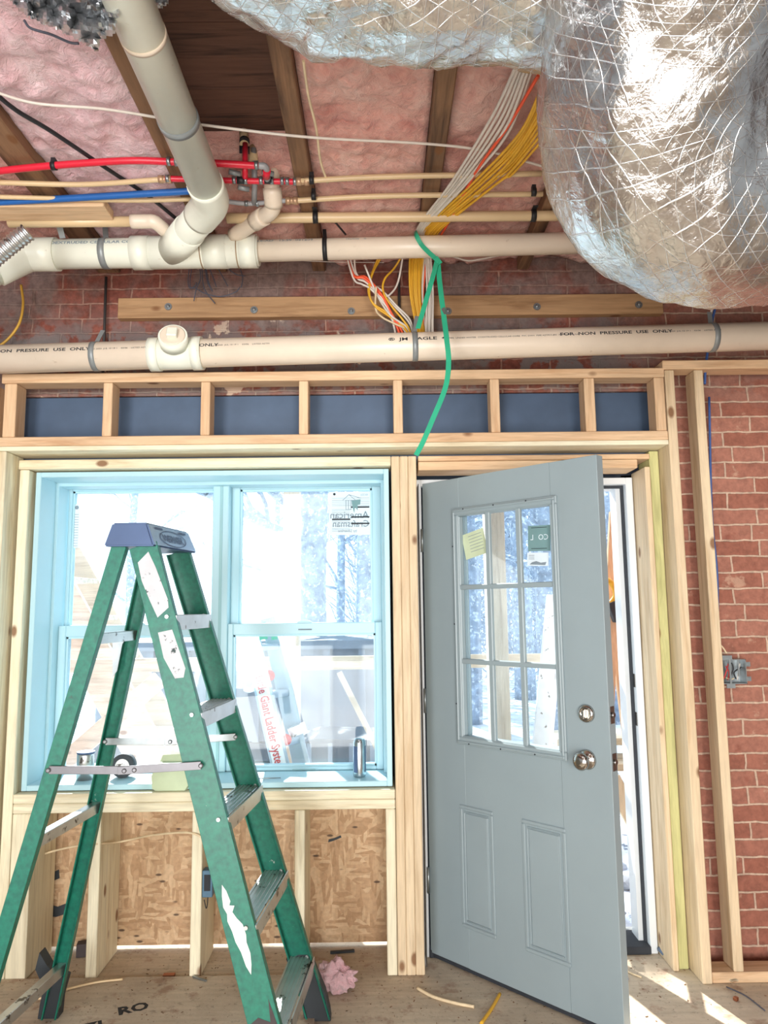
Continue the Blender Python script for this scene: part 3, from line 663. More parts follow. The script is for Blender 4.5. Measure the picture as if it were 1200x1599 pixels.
# upper horizontal run with wye
zU = 2.81; YU = 2.75
A2 = V((-1.34, YU, 2.805)); B2 = V((-.46, YU, zU+.002)); d2 = (B2-A2).normalized()
upr = thing('drain_pipe', 'cream four inch drain pipe under the joists joined by the big diagonal pipe', 'pipe', A2)
f = MB(); f.tube([A2, B2], R4, 40); el = onY(-45, 478, 2.52)
elb = smooth([A2+V((.02, 0, 0)), A2+V((-.03, -.005, -.006)), A2+V((-.085, -.03, -.05))], 6); dd = (elb[-1]-elb[-4]).normalized()
f.tube([elb[-1], elb[-1]+dd*.6], R4, 36); rel(f.build('pipe', M['pvc'], upr), upr)
f = MB(); f.tube([A2+V((.09, 0, 0)), A2+V((.03, 0, 0))]+elb+[elb[-1]+dd*.06], R4+.007, 36); rel(f.build('elbow', M['pvc'], upr), upr)
W0 = V((-.80, YU, zU)); f = MB()
def XP(px): return A2+d2*on_axis(A2, B2, px)
f.tube([XP(208), XP(400)], R4+.006, 40); f.tube([XP(208), XP(236)], R4+.008, 40); f.tube([XP(320), XP(356)], R4+.008, 40); f.tube([XP(376), XP(402)], R4+.008, 40)
E0 = V((-.560, 2.385, 2.805)); W1 = V((-.80, YU-.01, zU)); dw = (E0-W1).normalized()
f.tube([W1, W1+dw*.20], R4+.004, 36)
rel(f.build('wye_fitting', M['pvc'], upr), upr)
for a_ in (XP(316), XP(372)): rel(MB().tube([a_, a_+d2*.004], R4+.0085, 40).build('cement_joint', M['joint'], upr), upr)
f = MB(); pipe_text(f, A2, B2, R4, on_axis(A2, B2, 80), 'COEXTRUDED CELLULAR CORE', .019, 1.30, .25, .0004); rel(f.build('printed_lettering', M['inkgrey'], upr), upr)
# diagonal
T0 = V((-.558, .2, 2.795)); dia = thing('drain_pipe', 'large pale diagonal drain pipe running from the top of the photo down to the wye', 'pipe', T0)
f = MB(); f.tube([T0, E0+V((0, -.04, 0))], R4, 40); rel(f.build('pipe', M['pvc'], dia), dia)
c_ = V((-.558, 1.62, 2.799)); f = MB(); f.tube([c_, c_+V((0, .012, 0))], R4+.0008, 40); rel(f.build('glue_mark', M['pvc2'], dia), dia)
f = MB(); pts = [E0+V((0, -.115, 0)), E0+V((0, -.03, 0)), E0+V((-.012, .012, 0)), E0+(W1-E0).normalized()*.05, E0+(W1-E0).normalized()*.12]
f.tube(smooth(pts, 5), R4+.004, 36); rel(f.build('elbow', M['pvc'], dia), dia)
f = MB(); f.tube([E0+(W1-E0).normalized()*.10, W1], R4, 36); rel(f.build('lower_pipe', M['pvc'], dia), dia)
f = MB(); cc = V((-.558, 1.93, 2.80)); f.tube([cc, cc+V((0, .022, 0))], R4+.0025, 36); pass
tag(f.build('pipe_hanger', M['hang']), 'grey metal band round the middle of the big diagonal pipe', 'hanger')
# 3 inch run to the right
A3 = V((-.475, YU, 2.812)); B3 = V((.98, YU, 2.838)); r3 = .042
p3 = thing('drain_pipe', 'slimmer cream pipe running from the wye to the silver duct', 'pipe', A3)
f = MB(); f.tube([A3, B3], r3, 36); rel(f.build('pipe', M['pvc2'], p3), p3)
f = MB(); pipe_text(f, A3, B3, r3, on_axis(A3, B3, 404), 'LE-AD   15:59  021209', .018, 1.3, .45); pipe_text(f, A3, B3, r3, on_axis(A3, B3, 541), 'Charlotte     G', .012, 1.1, .45)
rel(f.build('printed_lettering', M['inkgrey'], p3), p3)
s_ = on_axis(A3, B3, 508); f = strap_ring(A3, B3, s_, r3, .018, .10, hx=-.005); tag(f.build('pipe_clamp', M['black']), 'black strap clamp round the slimmer pipe below the third joist', 'clamp')
# grey hangers left
s_ = on_axis(A2, B2, 165); f = strap_ring(A2, B2, s_, R4, .026, .15, hx=-.02); tag(f.build('pipe_hanger', M['hang']), 'grey metal hanger round the upper drain pipe left of the wye', 'hanger')
tag(MB().ribbon([onY(98, 372, 2.70), onY(78, 300, 2.58), onY(50, 245, 2.4)], (1, 0, .2), .022, .003).build('plastic_strap', M['hang']), 'pale grey flat strap rising behind the red and blue tubes', 'strap')
tag(MB().cyl((-1.185, 3.09, 2.42), (-1.188, 3.09, 2.87), .006, 10).build('threaded_rod', plain('dark_rod', '#43403f', .6, .4)), 'thin dark vertical rod against the brick at left', 'rod')
tag(MB().cyl((.10, 3.06, 2.47), (.10, 3.06, 2.86), .006, 10).build('threaded_rod', plain('dark_rod2', '#43403f', .6, .4)), 'thin dark vertical rod beside the thick cable bundle', 'rod')
# trap branch behind the elbow (2 inch)
br2 = thing('branch_pipe', 'short grey-cream branch pipe curving up behind the diagonal pipe elbow', 'pipe', (-.40, 2.45, 2.85))
pts = smooth([V((-.55, 2.70, 2.85)), V((-.44, 2.60, 2.86)), V((-.375, 2.53, 2.865)), V((-.37, 2.47, 2.93)), V((-.37, 2.47, 3.09))], 6)
rel(MB().tube(pts, .029, 24).build('pipe', M['pvc2'], br2), br2)
f = MB(); f.tube(pts[5:9], .034, 24).tube(pts[13:18], .034, 24); rel(f.build('coupling', M['pvc2'], br2), br2)
# thin supply lines
ZL = 2.878
def line(name, pts, r, mat, label, cat='pipe', n=8, group=None):
    return tag(MB().tube(smooth(pts, n), r, 14).build(name, mat), label, cat, group)
P_ = lambda *q: [onZ(x, y, ZL) for x, y in q]
def cr(mb, p, ax, r): mb.tube([p-ax*.006, p+ax*.006], r, 16)
X1 = V((1, 0, 0))
redt = line('water_tube', P_((-90, 280), (0, 267), (90, 258), (200, 251), (275, 253), (340, 255), (404, 259)), .0115, M['pexred'], 'thick red water tube, topmost of the tubes crossing at the left')
rt2 = line('water_tube', P_((258, 279), (300, 280), (360, 282), (470, 284)), .010, M['pexred'], 'short red water tube carrying the crimped valves below the thick red one')
blu = line('water_tube', P_((-60, 322), (0, 316), (120, 309), (220, 303), (304, 298)), .012, M['pexblue'], 'blue water tube crossing at the left below the red ones')
gt = line('water_tube', P_((300, 310), (350, 314), (390, 318), (450, 313)), .008, M['pexgrey'], 'short grey water tube behind the elbow of the diagonal pipe')
line('supply_pipe', P_((-60, 286), (0, 285), (130, 288), (255, 280)), .009, M['cpvc'], 'thin tan supply pipe between the red and the blue tube at left')
line('supply_pipe', P_((-60, 306), (60, 309), (200, 313), (300, 311)), .008, M['cpvc'], 'thin tan supply pipe just below the blue tube')
line('supply_pipe', P_((466, 283), (600, 276), (846, 271)), .0095, M['cpvc'], 'thin tan supply pipe right of the valves, upper of the two')
line('supply_pipe', P_((450, 314), (600, 306), (848, 303)), .0095, M['cpvc'], 'thin tan supply pipe right of the valves, lower of the two')
line('supply_pipe', [V((-1.38, 2.62, 2.868)), V((-.9, 2.62, 2.868))], .019, M['cpvc'], 'tan pipe stub below the pine block at upper left')
line('supply_pipe', [V((-.56, 2.62, 2.878)), V((.1, 2.62, 2.878)), V((.72, 2.62, 2.878))], .019, M['cpvc'], 'tan pipe just above the slim drain pipe, running to the duct')
f = MB(); a_ = V((-.92, 2.62, 2.868)); f.tube(smooth([a_, a_+V((.06, 0, 0)), a_+V((.09, .0, -.004)), a_+V((.12, .04, -.02))], 4), .026, 20)
tag(f.build('tee_fitting', M['pvc2']), 'dull tan tee fitting at the end of the pipe stub, left of the wye', 'fitting')
# crimp rings
for tube_, pxs, rr in ((redt, ((264, 252), (276, 252.5), (401, 258)), .0142), (rt2, ((262, 279), (366, 281), (384, 282), (408, 282), (425, 282), (441, 282.5), (449, 283), (461, 283.5)), .0128), (gt, ((385, 317.5), (402, 318)), .0105)):
    for q in pxs:
        f = MB(); cr(f, onZ(*q, ZL), X1, rr); o = f.build('crimp_ring', M['galv'], tube_); o.location = -tube_.location
BRF = plain('brass_fit', '#c09c7c', .4, .5)
for q, par_ in (((258, 280), rt2), ((473, 283.5), rt2), ((456, 313.5), gt)):
    f = MB(); c_ = onZ(*q, ZL); f.tube([c_-X1*.022, c_-X1*.006, c_-X1*.005, c_+X1*.005, c_+X1*.006, c_+X1*.022], [.0135, .0135, .0115, .0115, .0135, .0135], 14)
    o = f.build('brass_adapter', BRF, par_); o.location = -par_.location
vm = thing('tube_manifold', 'cluster of crimped tees and short red risers right of the diagonal pipe', 'plumbing fittings', onZ(392, 270, ZL))
p1 = onZ(383, 282, ZL); p2_ = onZ(383, 225, 3.0)
rel(MB().tube([p1, onZ(383, 262, 2.90), p2_], .010, 16).build('riser_tube', M['pexred'], vm), vm)
rel(MB().tube([onZ(397, 318, ZL), onZ(398, 280, 2.91), onZ(396, 232, 3.02)], .010, 16).build('riser_tube', M['pexgrey'], vm), vm)
rel(MB().tube(smooth([onZ(404, 259, ZL), onZ(414, 260, ZL), onZ(418, 270, ZL), onZ(417, 282, ZL)], 4), .011, 16).build('elbow_fitting', M['pexgrey'], vm), vm)
rel(MB().tube([onZ(417, 266, ZL-.004), onZ(416, 276, ZL-.004)], .013, 16).build('red_sleeve', M['pexred'], vm), vm)
for px in (377, 420): rel(MB().tube([onZ(px-7, 281, ZL), onZ(px+7, 282, ZL)], .0125, 14).build('black_tee', M['black'], vm), vm)
f = MB(); f.tube([onZ(382, 236, 2.98), onZ(381, 205, 3.06)], .016, 18).tube([onZ(396, 252, 2.97), onZ(395, 228, 3.05)], .016, 18)
rel(f.build('threaded_adapter', M['cpvc'], vm), vm)
f = MB(); f.tube([onZ(382, 240, 2.975), onZ(382, 228, 2.995)], .018, 18).tube([onZ(382, 222, 3.01), onZ(382, 219, 3.02)], .0175, 18); rel(f.build('dark_nut', M['black'], vm), vm)
for q in ((380, 292, ZL-.01), (366, 268, ZL+.01), (418, 268, ZL)):
    c_ = onZ(*q); rel(MB().tube([c_-V((.018, 0, .0)), c_+V((.018, .015, .0))], .009, 8).build('warning_tag', M['hang'], vm), vm)
# clips
for px, py, lab in ((84, 259, 'black clip holding the thick red tube at left'), (487, 281, 'black clip on the upper tan supply pipe below the third joist'), (490, 306, 'black clip on the lower tan supply pipe below the third joist'), (834, 300, 'black clip on the supply pipe beside the silver duct')):
    c_ = onZ(px, py, ZL); f = MB(); f.tube([c_-X1*.008, c_+X1*.008], .0145, 16); f.beam(c_, c_+V((0, 0, .024)), (1, 0, 0), .014, .02); tag(f.build('pipe_clip', M['black']), lab, 'clip')
for px, py, lab in ((494, 345, 'black bracket clip on the thick tan pipe below the third joist'), (832, 340, 'black bracket clip on the thick tan pipe beside the silver duct')):
    c_ = onZ(px, py, 2.878); c_.y = 2.62; f = MB(); f.tube([c_-X1*.010, c_+X1*.010], .022, 16); f.beam(c_+V((0, -.05, .012)), c_+V((0, .03, .022)), (1, 0, 0), .018, .004); tag(f.build('pipe_clip', M['black']), lab, 'clip')

# ================================================================== CABLES
def cable(name, pts, r, mat, label, group=None, n=8, cat='cable'): return tag(MB().tube(smooth(pts, n), r, 10).build(name, mat), label, cat, group)
ORD = ['first','second','third','fourth','fifth','sixth','seventh','eighth','ninth']
G1 = 'cables of the thick bundle hanging over the header'
def bun(S_, M1, M2, T, B1, B2, B3, mat, lab, j=0):
    jr = lambda k: rnd.uniform(-k, k)
    pts = [onZ(*S_, 2.86+jr(.012)), onZ(*M1, 2.86+jr(.01)), onZ(*M2, 2.868+jr(.006)), onZ(T[0], T[1], 2.882+jr(.004))]
    p = onY(B1[0], B1[1]-8, 2.955+jr(.012)); pts += [V((pts[-1].x*.4+p.x*.6, 2.90, 2.905)), p, onY(*B2, 2.98+jr(.015)), onY(*B3, 3.015+jr(.012)), onY(B3[0]+2, B3[1]+14, 3.05)]
    return cable('power_cable', pts, .0048, mat, lab, G1, 7)
nW = 6
for j in range(nW):
    t_ = j/(nW-1)
    bun((812+5.0*j, 90), (770+5*j, 180+5*j), (706+5*j, 284), (653+2.4*j, 356), (663+1.8*j, 402), (660+4*j+4*math.sin(j), 455), (663+2.6*j, 512), M['white'], 'white cable of the thick bundle, %s white one from left at the green strap' % ORD[j])
nY = 9
for j in range(nY):
    t_ = j/(nY-1)
    bun((850, 128+11*j), (812-3*j+12*t_, 208+8*j), (741+5.0*j, 284+3*math.sin(j*2)), (666+3.2*j, 355), (641.5+2.9*j, 402), (641+2.4*j, 455), (651+1.6*j, 512), M['yellow'], 'yellow cable of the thick bundle, %s yellow one from left below the slim pipe' % ORD[j])
bun((841, 118), (792, 200), (744, 268), (698, 352), (669, 402), (661, 455), (661, 508), M['orange'], 'orange power cable in the thick bundle that passes behind the slim pipe')
G2 = 'cables of the left looping bundle'
c2 = [('orange', [(533, 396), (548, 420), (556, 433), (568, 434), (585, 450), (605, 480), (622, 515)], .0052), ('orange', [(536, 396), (552, 428), (572, 433), (596, 460), (612, 490), (628, 518)], .005),
      ('white', [(540, 396), (553, 424), (560, 436), (573, 442), (600, 470), (612, 498), (632, 516)], .0042), ('white', [(555, 398), (556, 425), (575, 440), (598, 455), (620, 478), (641, 500)], .0042), ('white', [(537, 400), (552, 434), (566, 444), (580, 452), (606, 482), (616, 512)], .0042),
      ('white', [(570, 436), (590, 462), (610, 492), (636, 512)], .0042), ('cream', [(588, 470), (587, 482), (598, 496), (620, 507), (634, 516)], .0042), ('white', [(632, 404), (622, 440), (608, 461), (600, 462), (612, 474), (640, 505)], .0042),
      ('yellow', [(612, 396), (592, 408), (581, 430), (577, 456), (583, 474), (604, 488), (634, 514)], .0045), ('yellow', [(606, 396), (588, 410), (577, 440), (577, 462), (588, 480), (608, 494), (636, 518)], .0045), ('yellow', [(640, 400), (618, 416), (601, 436), (599, 456), (612, 478), (630, 500), (640, 516)], .0045)]
for k, (cn, q, r_c) in enumerate(c2):
    pts = [onY(x, y, 3.0-.035*math.sin(PI*i/(len(q)-1))+.003*(k % 4)) for i, (x, y) in enumerate(q)]
    pts[0] = V((pts[0].x, 2.93, pts[0].z+.03)); pts.append(pts[-1]+V((.01, .05, -.05)))
    cable('power_cable', pts, r_c, M[cn], '%s power cable in the looping bundle left of the thick bundle' % cn, G2, 6)
cable('power_cable', P_((-70, 118), (0, 146), (60, 162), (160, 170), (250, 184), (310, 194), (480, 214), (660, 224), (760, 236), (860, 263)), .0042, M['white'], 'single white cable strung across all the joists from left to the duct', cat='cable')
cable('power_cable', [onZ(-20, 135, 2.893), onZ(25, 172, 2.893), onZ(80, 205, 2.893), onZ(165, 262, 2.899), onZ(230, 305, 2.899), onZ(276, 342, 2.896)], .0068, M['black'], 'single black cable running diagonally at upper left over pink wool')
cable('power_cable', [onZ(474, 95, 2.893), onZ(482, 150, 2.893), onZ(494, 200, 2.893), onZ(501, 252, 2.893), onZ(512, 285, 2.88)], .0042, M['cream'], 'single cream cable stapled along the third joist')
cable('power_cable', P_((516, 338), (528, 352), (540, 366)), .004, M['black'], 'short black cable end hanging right of the bracket clip')
cable('power_cable', [onY(x, y, 3.02) for x, y in ((398, 404), (440, 406), (520, 409), (600, 410))], .0016, M['white'], 'very thin white wire under the slim pipe', cat='wire')
cable('power_cable', [onY(x, y, 3.0) for x, y in ((690, 396), (712, 402), (732, 407), (755, 404), (800, 396), (880, 392))], .004, M['white'], 'white cable sagging beneath the slim pipe right of the bundle')
cable('power_cable', [onY(x, y, 2.99) for x, y in ((700, 398), (760, 397), (820, 394), (900, 388))], .0045, M['yellow'], 'yellow cable lying behind the slim pipe near the duct')
cable('power_cable', [onY(x, y, 3.02) for x, y in ((33, 445), (36, 475), (30, 505), (12, 530), (-15, 550))], .0055, plain('ochre_jacket', '#c79a3a', .5), 'ochre cable loop against the brick at far left')
cable('power_cable', [onY(x, y, 2.98) for x, y in ((1128, 425), (1120, 455), (1111, 488))], .005, M['white'], 'white cable dropping from the duct elbow to the right pipe hanger')
cable('power_cable', [onY(x, y, 3.0) for x, y in ((1123, 435), (1120, 470), (1112, 505), (1103, 570), (1101, 600))], .0055, M['bluewire'], 'blue cable going down behind the drain pipe at right')
cable('power_cable', [onY(x, y, 3.09) for x, y in ((1108, 620), (1112, 800), (1120, 890), (1122, 965), (1124, 1022))], .005, M['bluewire'], 'blue cable against the brick behind the lone stud')
G3 = 'dark loose wires behind the upper drain pipe'
for q in ([(296, 414), (294, 440), (297, 450), (305, 446), (307, 441)], [(300, 414), (297, 446), (306, 450)], [(312, 414), (313, 436), (307, 450), (303, 470)], [(315, 414), (319, 450), (336, 474)], [(320, 416), (324, 440), (332, 455)], [(321, 414), (326, 440), (331, 453)],
          [(326, 416), (334, 436), (338, 448)], [(339, 416), (350, 436), (356, 447)], [(350, 414), (368, 428), (383, 431)], [(372, 412), (379, 432), (377, 449)], [(306, 450), (320, 458), (345, 463), (368, 456), (375, 448)]):
    cable('loose_wire', [onY(x, y, 3.06) for x, y in q], .0022, M['wire'], 'thin dark loose wire hanging below the wye over the brick', G3, 5, 'wire')
# green strap
gs = thing('green_strap', 'green plastic strapping band hanging from the slim pipe with two tails', 'strap', onY(685, 408, 2.66))
def lwn(f_): return lambda t_: f_(t_)
rel(MB().ribbon(smooth([onY(650, 360, 2.74)+V((0, .04, .02)), onY(650, 366, 2.695), onY(660, 384, 2.69), onY(684, 407, 2.675)], 6), (.6, -.3, .7), .017, .0015).build('upper_band', M['strap'], gs), gs)
rel(MB().ribbon(smooth([onY(683, 406, 2.67), onY(677, 430, 2.66), onY(664, 475, 2.65), onY(653, 513, 2.64)], 6), (1, -.3, .2), .019, .0015).build('short_tail', M['strap'], gs), gs)
rel(MB().ribbon(smooth([onY(684, 406, 2.675), onY(687, 440, 2.66), onY(693, 490, 2.62), onY(698, 530, 2.59), onY(701, 565, 2.58), onY(696, 605, 2.57), onY(676, 655, 2.57), onY(661, 690, 2.57), onY(650, 711, 2.57)], 6), (1, -.25, .2), .019, .0015).build('long_tail', M['strap'], gs), gs)
rel(MB().beam(onY(680, 402, 2.668), onY(688, 412, 2.668), (1, 0, 0), .020, .006, .001).build('fold', M['strap'], gs), gs)
rel(MB().beam(onY(692, 481, 2.625), onY(694, 492, 2.62), (1, -.8, 0), .016, .004, .001).build('buckle', M['galv'], gs), gs)

# ================================================================== DUCTS
def wr(seed, a1=.014, a2=.006):
    def f(L, ang, p):
        n1 = noise.fractal(p*6+V((seed, 0, 0)), .8, 2.0, 3); n2 = 1-abs(noise.noise(p*17+V((0, seed, 0))))*2
        return a1*n1+a2*n2
    return f
def resample(P, step):
    out = [P[0]]; acc = 0
    for a_, c_ in zip(P, P[1:]):
        seg = (c_-a_).length; t_ = step-acc
        while t_ <= seg: out.append(a_.lerp(c_, t_/seg)); t_ += step
        acc = (acc+seg) % step
    return out
duct = MB().tube(resample(smooth([(.56, -1.6, 2.62), (.56, -.4, 2.64), (.55, .55, 2.66), (.545, .95, 2.64), (.54, 1.18, 2.53), (.545, 1.33, 2.40), (.60, 1.42, 2.300), (.75, 1.50, 2.275), (.98, 1.58, 2.33), (1.3, 1.68, 2.42), (1.9, 1.8, 2.5)], 12), .018), .212, 110, uv=True, disp=wr(2.0), up=(1, 0, 0)).build('insulated_duct', M['foil'])
tag(duct, 'huge silver foil wrapped duct bending down and off to the right', 'duct')
duct2 = MB().tube(resample(smooth([(2.2, 1.22, 2.72), (1.15, 1.30, 2.72), (.6, 1.33, 2.715), (.1, 1.35, 2.715), (-.14, 1.29, 2.72), (-.36, 1.10, 2.74), (-.60, .75, 2.74), (-.95, .2, 2.74)], 12), .016), .172, 90, uv=True, disp=wr(6.0, .02, .010)).build('insulated_duct', M['foil'])
tag(duct2, 'silver foil duct across the top, left of the huge one', 'duct')
# torn foil at top left
bm_ = MB(); g = []; base = [(20, -6), (30, 12), (60, 30), (95, 48), (125, 58), (140, 66), (152, 78), (156, 60), (172, 54), (176, 30), (180, -10)]
def foilsheet(poly, Yc, name, mat, label, dz=.03, seed=1.0, n=26):
    mb = MB(); xs = [p[0] for p in poly]; ys = [p[1] for p in poly]
    def inside(x, y):
        c = False; j = len(poly)-1
        for i in range(len(poly)):
            if (poly[i][1] > y) != (poly[j][1] > y) and x < (poly[j][0]-poly[i][0])*(y-poly[i][1])/(poly[j][1]-poly[i][1])+poly[i][0]: c = not c
            j = i
        return c
    nx = n*2; ny = n; gv = {}
    def vert(i, j):
        if (i, j) not in gv:
            x = min(xs)+(max(xs)-min(xs))*i/nx; y = min(ys)+(max(ys)-min(ys))*j/ny
            k = dz*(noise.fractal(V((x*.045+seed, y*.06, seed)), .9, 2.0, 2)); p = onY(x, y, Yc+k*1.3); gv[(i, j)] = mb.bm.verts.new(p)
        return gv[(i, j)]
    for i in range(nx):
        for j in range(ny):
            x = min(xs)+(max(xs)-min(xs))*(i+.5)/nx; y = min(ys)+(max(ys)-min(ys))*(j+.5)/ny
            if inside(x, y): mb.bm.faces.new((vert(i, j), vert(i+1, j), vert(i+1, j+1), vert(i, j+1)))
    o = mb.build(name, mat); s_ = o.modifiers.new('thickness', 'SOLIDIFY'); s_.thickness = .003; return tag(o, label, 'foil')
foilsheet([(16, -30), (18, 4), (40, 22), (70, 38), (105, 52), (126, 62), (130, 66), (152, 80), (156, 60), (164, 57), (176, 54), (186, 20), (200, -30)], 1.52, 'torn_foil', M['foil2'], 'torn crumpled foil jacket hanging at the top left corner beside the diagonal pipe', .06)
foilsheet([(208, -40), (226, 2), (236, 12), (250, 13), (262, 4), (268, -40)], 1.62, 'torn_foil', M['foil2'], 'small crumpled foil scrap just right of the diagonal pipe at the top', .04, 4.0, 12)
cable('foil_strip', [onY(x, y, 1.60) for x, y in ((38, 32), (48, 44), (80, 54), (108, 66), (123, 68))], .003, M['wire'], 'dark thin strip peeling from the torn foil at top left', cat='strip')
fd = MB().tube([onY(x, y, 2.5) for x, y in ((48, 362), (22, 378), (0, 396), (-40, 430))], .028, 24, disp=lambda L, a, p: .003*math.sin(L*600)).build('flexible_vent', M['foil2'])
pts = resample([onY(x, y, 2.45) for x, y in ((44, 362), (20, 380), (0, 396), (-40, 430))], .004)
bpy.data.objects.remove(fd)
tag(MB().tube(pts, .030, 24, disp=lambda L, a, p: .0025*math.sin(L*420)).build('flexible_vent', M['alu']), 'small ribbed metal vent hose above the elbow at the left edge', 'vent hose')

# ================================================================== ELECTRICAL BOXES
eb = thing('electrical_box', 'open grey electrical box full of wires right of the lone stud', 'electrical box', (1.43, 3.05, 1.05))
a_ = onY(1125, 1030, 3.05); c_ = onY(1168, 1068, 3.05); x0, x1, z1, z0 = a_.x, c_.x, a_.z, c_.z
f = MB(); f.box(x0, x1, 3.05, 3.052+.0, z0, z0+.0).box(x0, x0+.003, 3.05, 3.11, z0, z1).box(x1-.003, x1, 3.05, 3.11, z0, z1).box(x0, x1, 3.05, 3.11, z1-.003, z1).box(x0, x1, 3.05, 3.11, z0, z0+.003).box(x0, x1, 3.107, 3.11, z0, z1)
rel(f.build('box_body', M['galv'], eb), eb)
f = MB()
for zz in (z0+.02, z1-.02): f.box(x1, x1+.018, 3.052, 3.055, zz-.009, zz+.009); f.lathe([(.004, 0), (.004, .003)], (x1+.010, 3.0495, zz), (0, 1, 0), 8)
f.box(x0-.0+.02, x0+.055, 3.048, 3.052, z0-.016, z0).box(x0, x0+.05, 3.05, 3.10, z1, z1+.016).box(x0+.035, x0+.042, 3.049, 3.053, z0, z1).box(x1-.035, x1-.028, 3.049, 3.053, z0+.03, z1)
rel(f.build('mounting_ear', M['galv'], eb), eb)
for i, (cn, q) in enumerate((('lead', [(1131, 1060), (1136, 1045), (1138, 1036)]), ('lead', [(1137, 1062), (1139, 1050), (1134, 1040)]), ('white', [(1152, 1062), (1154, 1048), (1156, 1036)]), ('black', [(1140, 1058), (1146, 1045), (1143, 1035)]), ('cream', [(1134, 1058), (1142, 1061), (1147, 1059)]), ('black', [(1150, 1060), (1147, 1050), (1158, 1042)]))):
    o = MB().tube(smooth([onY(x, y, 3.07+.006*(i % 3)) for x, y in q], 5), .0028, 8).build('wire', M[cn], eb); rel(o, eb)
cable('power_cable', [onY(1123, 1004, 3.07), onY(1130, 1012, 3.07), onY(1135, 1020, 3.07)], .0035, M['cream'], 'cream cable entering the top of the electrical box')
kb = MB(); q = onY(321, 1372, 3.10); kb.box(-.708, -.668, 3.055, 3.10, q.z-.055, q.z+.045, .002)
kb = kb.build('electrical_box', plain('blue_box', '#4d6f86', .5)); tag(kb, 'small blue electrical box on the knee wall stud behind the ladder', 'electrical box')
f = MB(); f.box(-.70, -.676, 3.052, 3.056, q.z-.03, q.z+.03); o = f.build('box_opening', M['ink'], kb); rel(o, kb)
cable('power_cable', [onY(x, y, 3.06) for x, y in ((325, 1398), (324, 1412), (322, 1418), (319, 1405))], .002, M['black'], 'black wire loop hanging from the blue electrical box')
cable('power_cable', [onY(x, y, Y) for x, y, Y in ((54, 1340, 3.20), (80, 1330, 3.18), (120, 1321, 3.15), (150, 1318, 3.05), (190, 1314, 3.2), (240, 1304, 3.15), (300, 1301, 3.05), (330, 1320, 3.05))], .0042, M['cream'], 'cream cable threaded through the studs under the window')

# ================================================================== STEP LADDER
lad = thing('step_ladder', 'green fiberglass step ladder with aluminium steps standing before the window', 'ladder', (-.75, 2.5, 0))
# top / bottom points: x centre of the rail
AT, AB = V((-.747, 2.33, 1.62)), V((-.265, 2.235, 0.0))
BT, BB = V((-.711, 2.62, 1.62)), V((-.224, 2.765, 0.0))
CT, CB = V((-.822, 2.33, 1.62)), V((-1.224, 2.26, 0.0))
DT_, DB = V((-.805, 2.60, 1.62)), V((-1.166, 2.785, 0.0))
def rail(T_, B_, wid, web_side, name='rail', fl=.028, th=.005):
    """C-channel: web in the X direction, flanges pointing to -web_side (y)"""
    d = (B_-T_).normalized(); u = V((1, 0, 0)); u = (u-d*u.dot(d)).normalized(); v = V((0, web_side, 0)); v = (v-d*v.dot(d)-u*v.dot(u)).normalized()
    f = MB()
    f.beam(T_, B_, u, wid, th, .001)
    for s_ in (-1, 1): f.beam(T_+u*s_*(wid/2-th/2)-v*fl/2, B_+u*s_*(wid/2-th/2)-v*fl/2, u, th, fl, .001)
    return rel(f.build(name, M['fgreen'], lad), lad)
rail(AT, AB, .088, -1); rail(BT, BB, .080, 1); rail(CT, CB, .046, -1); rail(DT_, DB, .050, 1)
def at_z(T_, B_, z): t_ = (T_.z-z)/(T_.z-B_.z); return T_.lerp(B_, t_)
# steps
for i, z in enumerate((1.395, 1.10, .80, .505, .21)):
    a_, c_ = at_z(AT, AB, z), at_z(BT, BB, z); a_ += V((0, .004, 0)); c_ -= V((0, .004, 0))
    ax = (c_-a_).normalized(); fr = V((1, 0, 0)); fr = (fr-ax*fr.dot(ax)).normalized(); f = MB()
    f.beam(a_, c_, fr, .078, .003)
    for k in range(6): f.beam(a_+fr*(-.033+k*.0132)+V((0, 0, .0025)), c_+fr*(-.033+k*.0132)+V((0, 0, .0025)), fr, .005, .003)
    f.beam(a_+fr*.0385+V((.008, 0, -.020)), c_+fr*.0385+V((.008, 0, -.020)), fr, .004, .046)
    f.beam(a_-fr*.037+V((0, 0, -.014)), c_-fr*.037+V((0, 0, -.014)), fr, .003, .030)
    o = rel(f.build('step', M['aluw' if i < 2 else 'alu'], lad), lad)
    for e_, s_ in ((a_, 1), (c_, -1)):
        f = MB()
        f.beam(e_+fr*.03+V((0, s_*.004, -.03)), e_+fr*.0+V((0, s_*.07, -.004)), (1, 0, 0), .014, .003)
        f.lathe([(.006, 0), (.006, .012)], e_+fr*.02+V((0, -s_*.012, 0)), (0, s_, 0), 8)
        rel(f.build('step_brace', M['alu'], lad), lad)
# rear braces
for z, nm in ((1.34, 0), (.745, 0), (.19, 0)):
    a_, c_ = at_z(CT, CB, z), at_z(DT_, DB, z); f = MB(); f.beam(a_, c_, (1, 0, 0), .030, .012, .002); f.beam(a_+V((.013, 0, -.014)), c_+V((.013, 0, -.014)), (1, 0, 0), .003, .028)
    rel(f.build('rear_brace', M['alu'], lad), lad)
f = MB(); e_ = at_z(DT_, DB, 1.33); f.prism([(0, 0), (.05, .0), (.035, -.03), (.02, -.12), (.005, -.14)], e_+V((-.06, -.035, -.002)), (1, 0, 0), (0, 0, 1), (0, 1, 0), .003); rel(f.build('gusset', M['galv'], lad), lad)
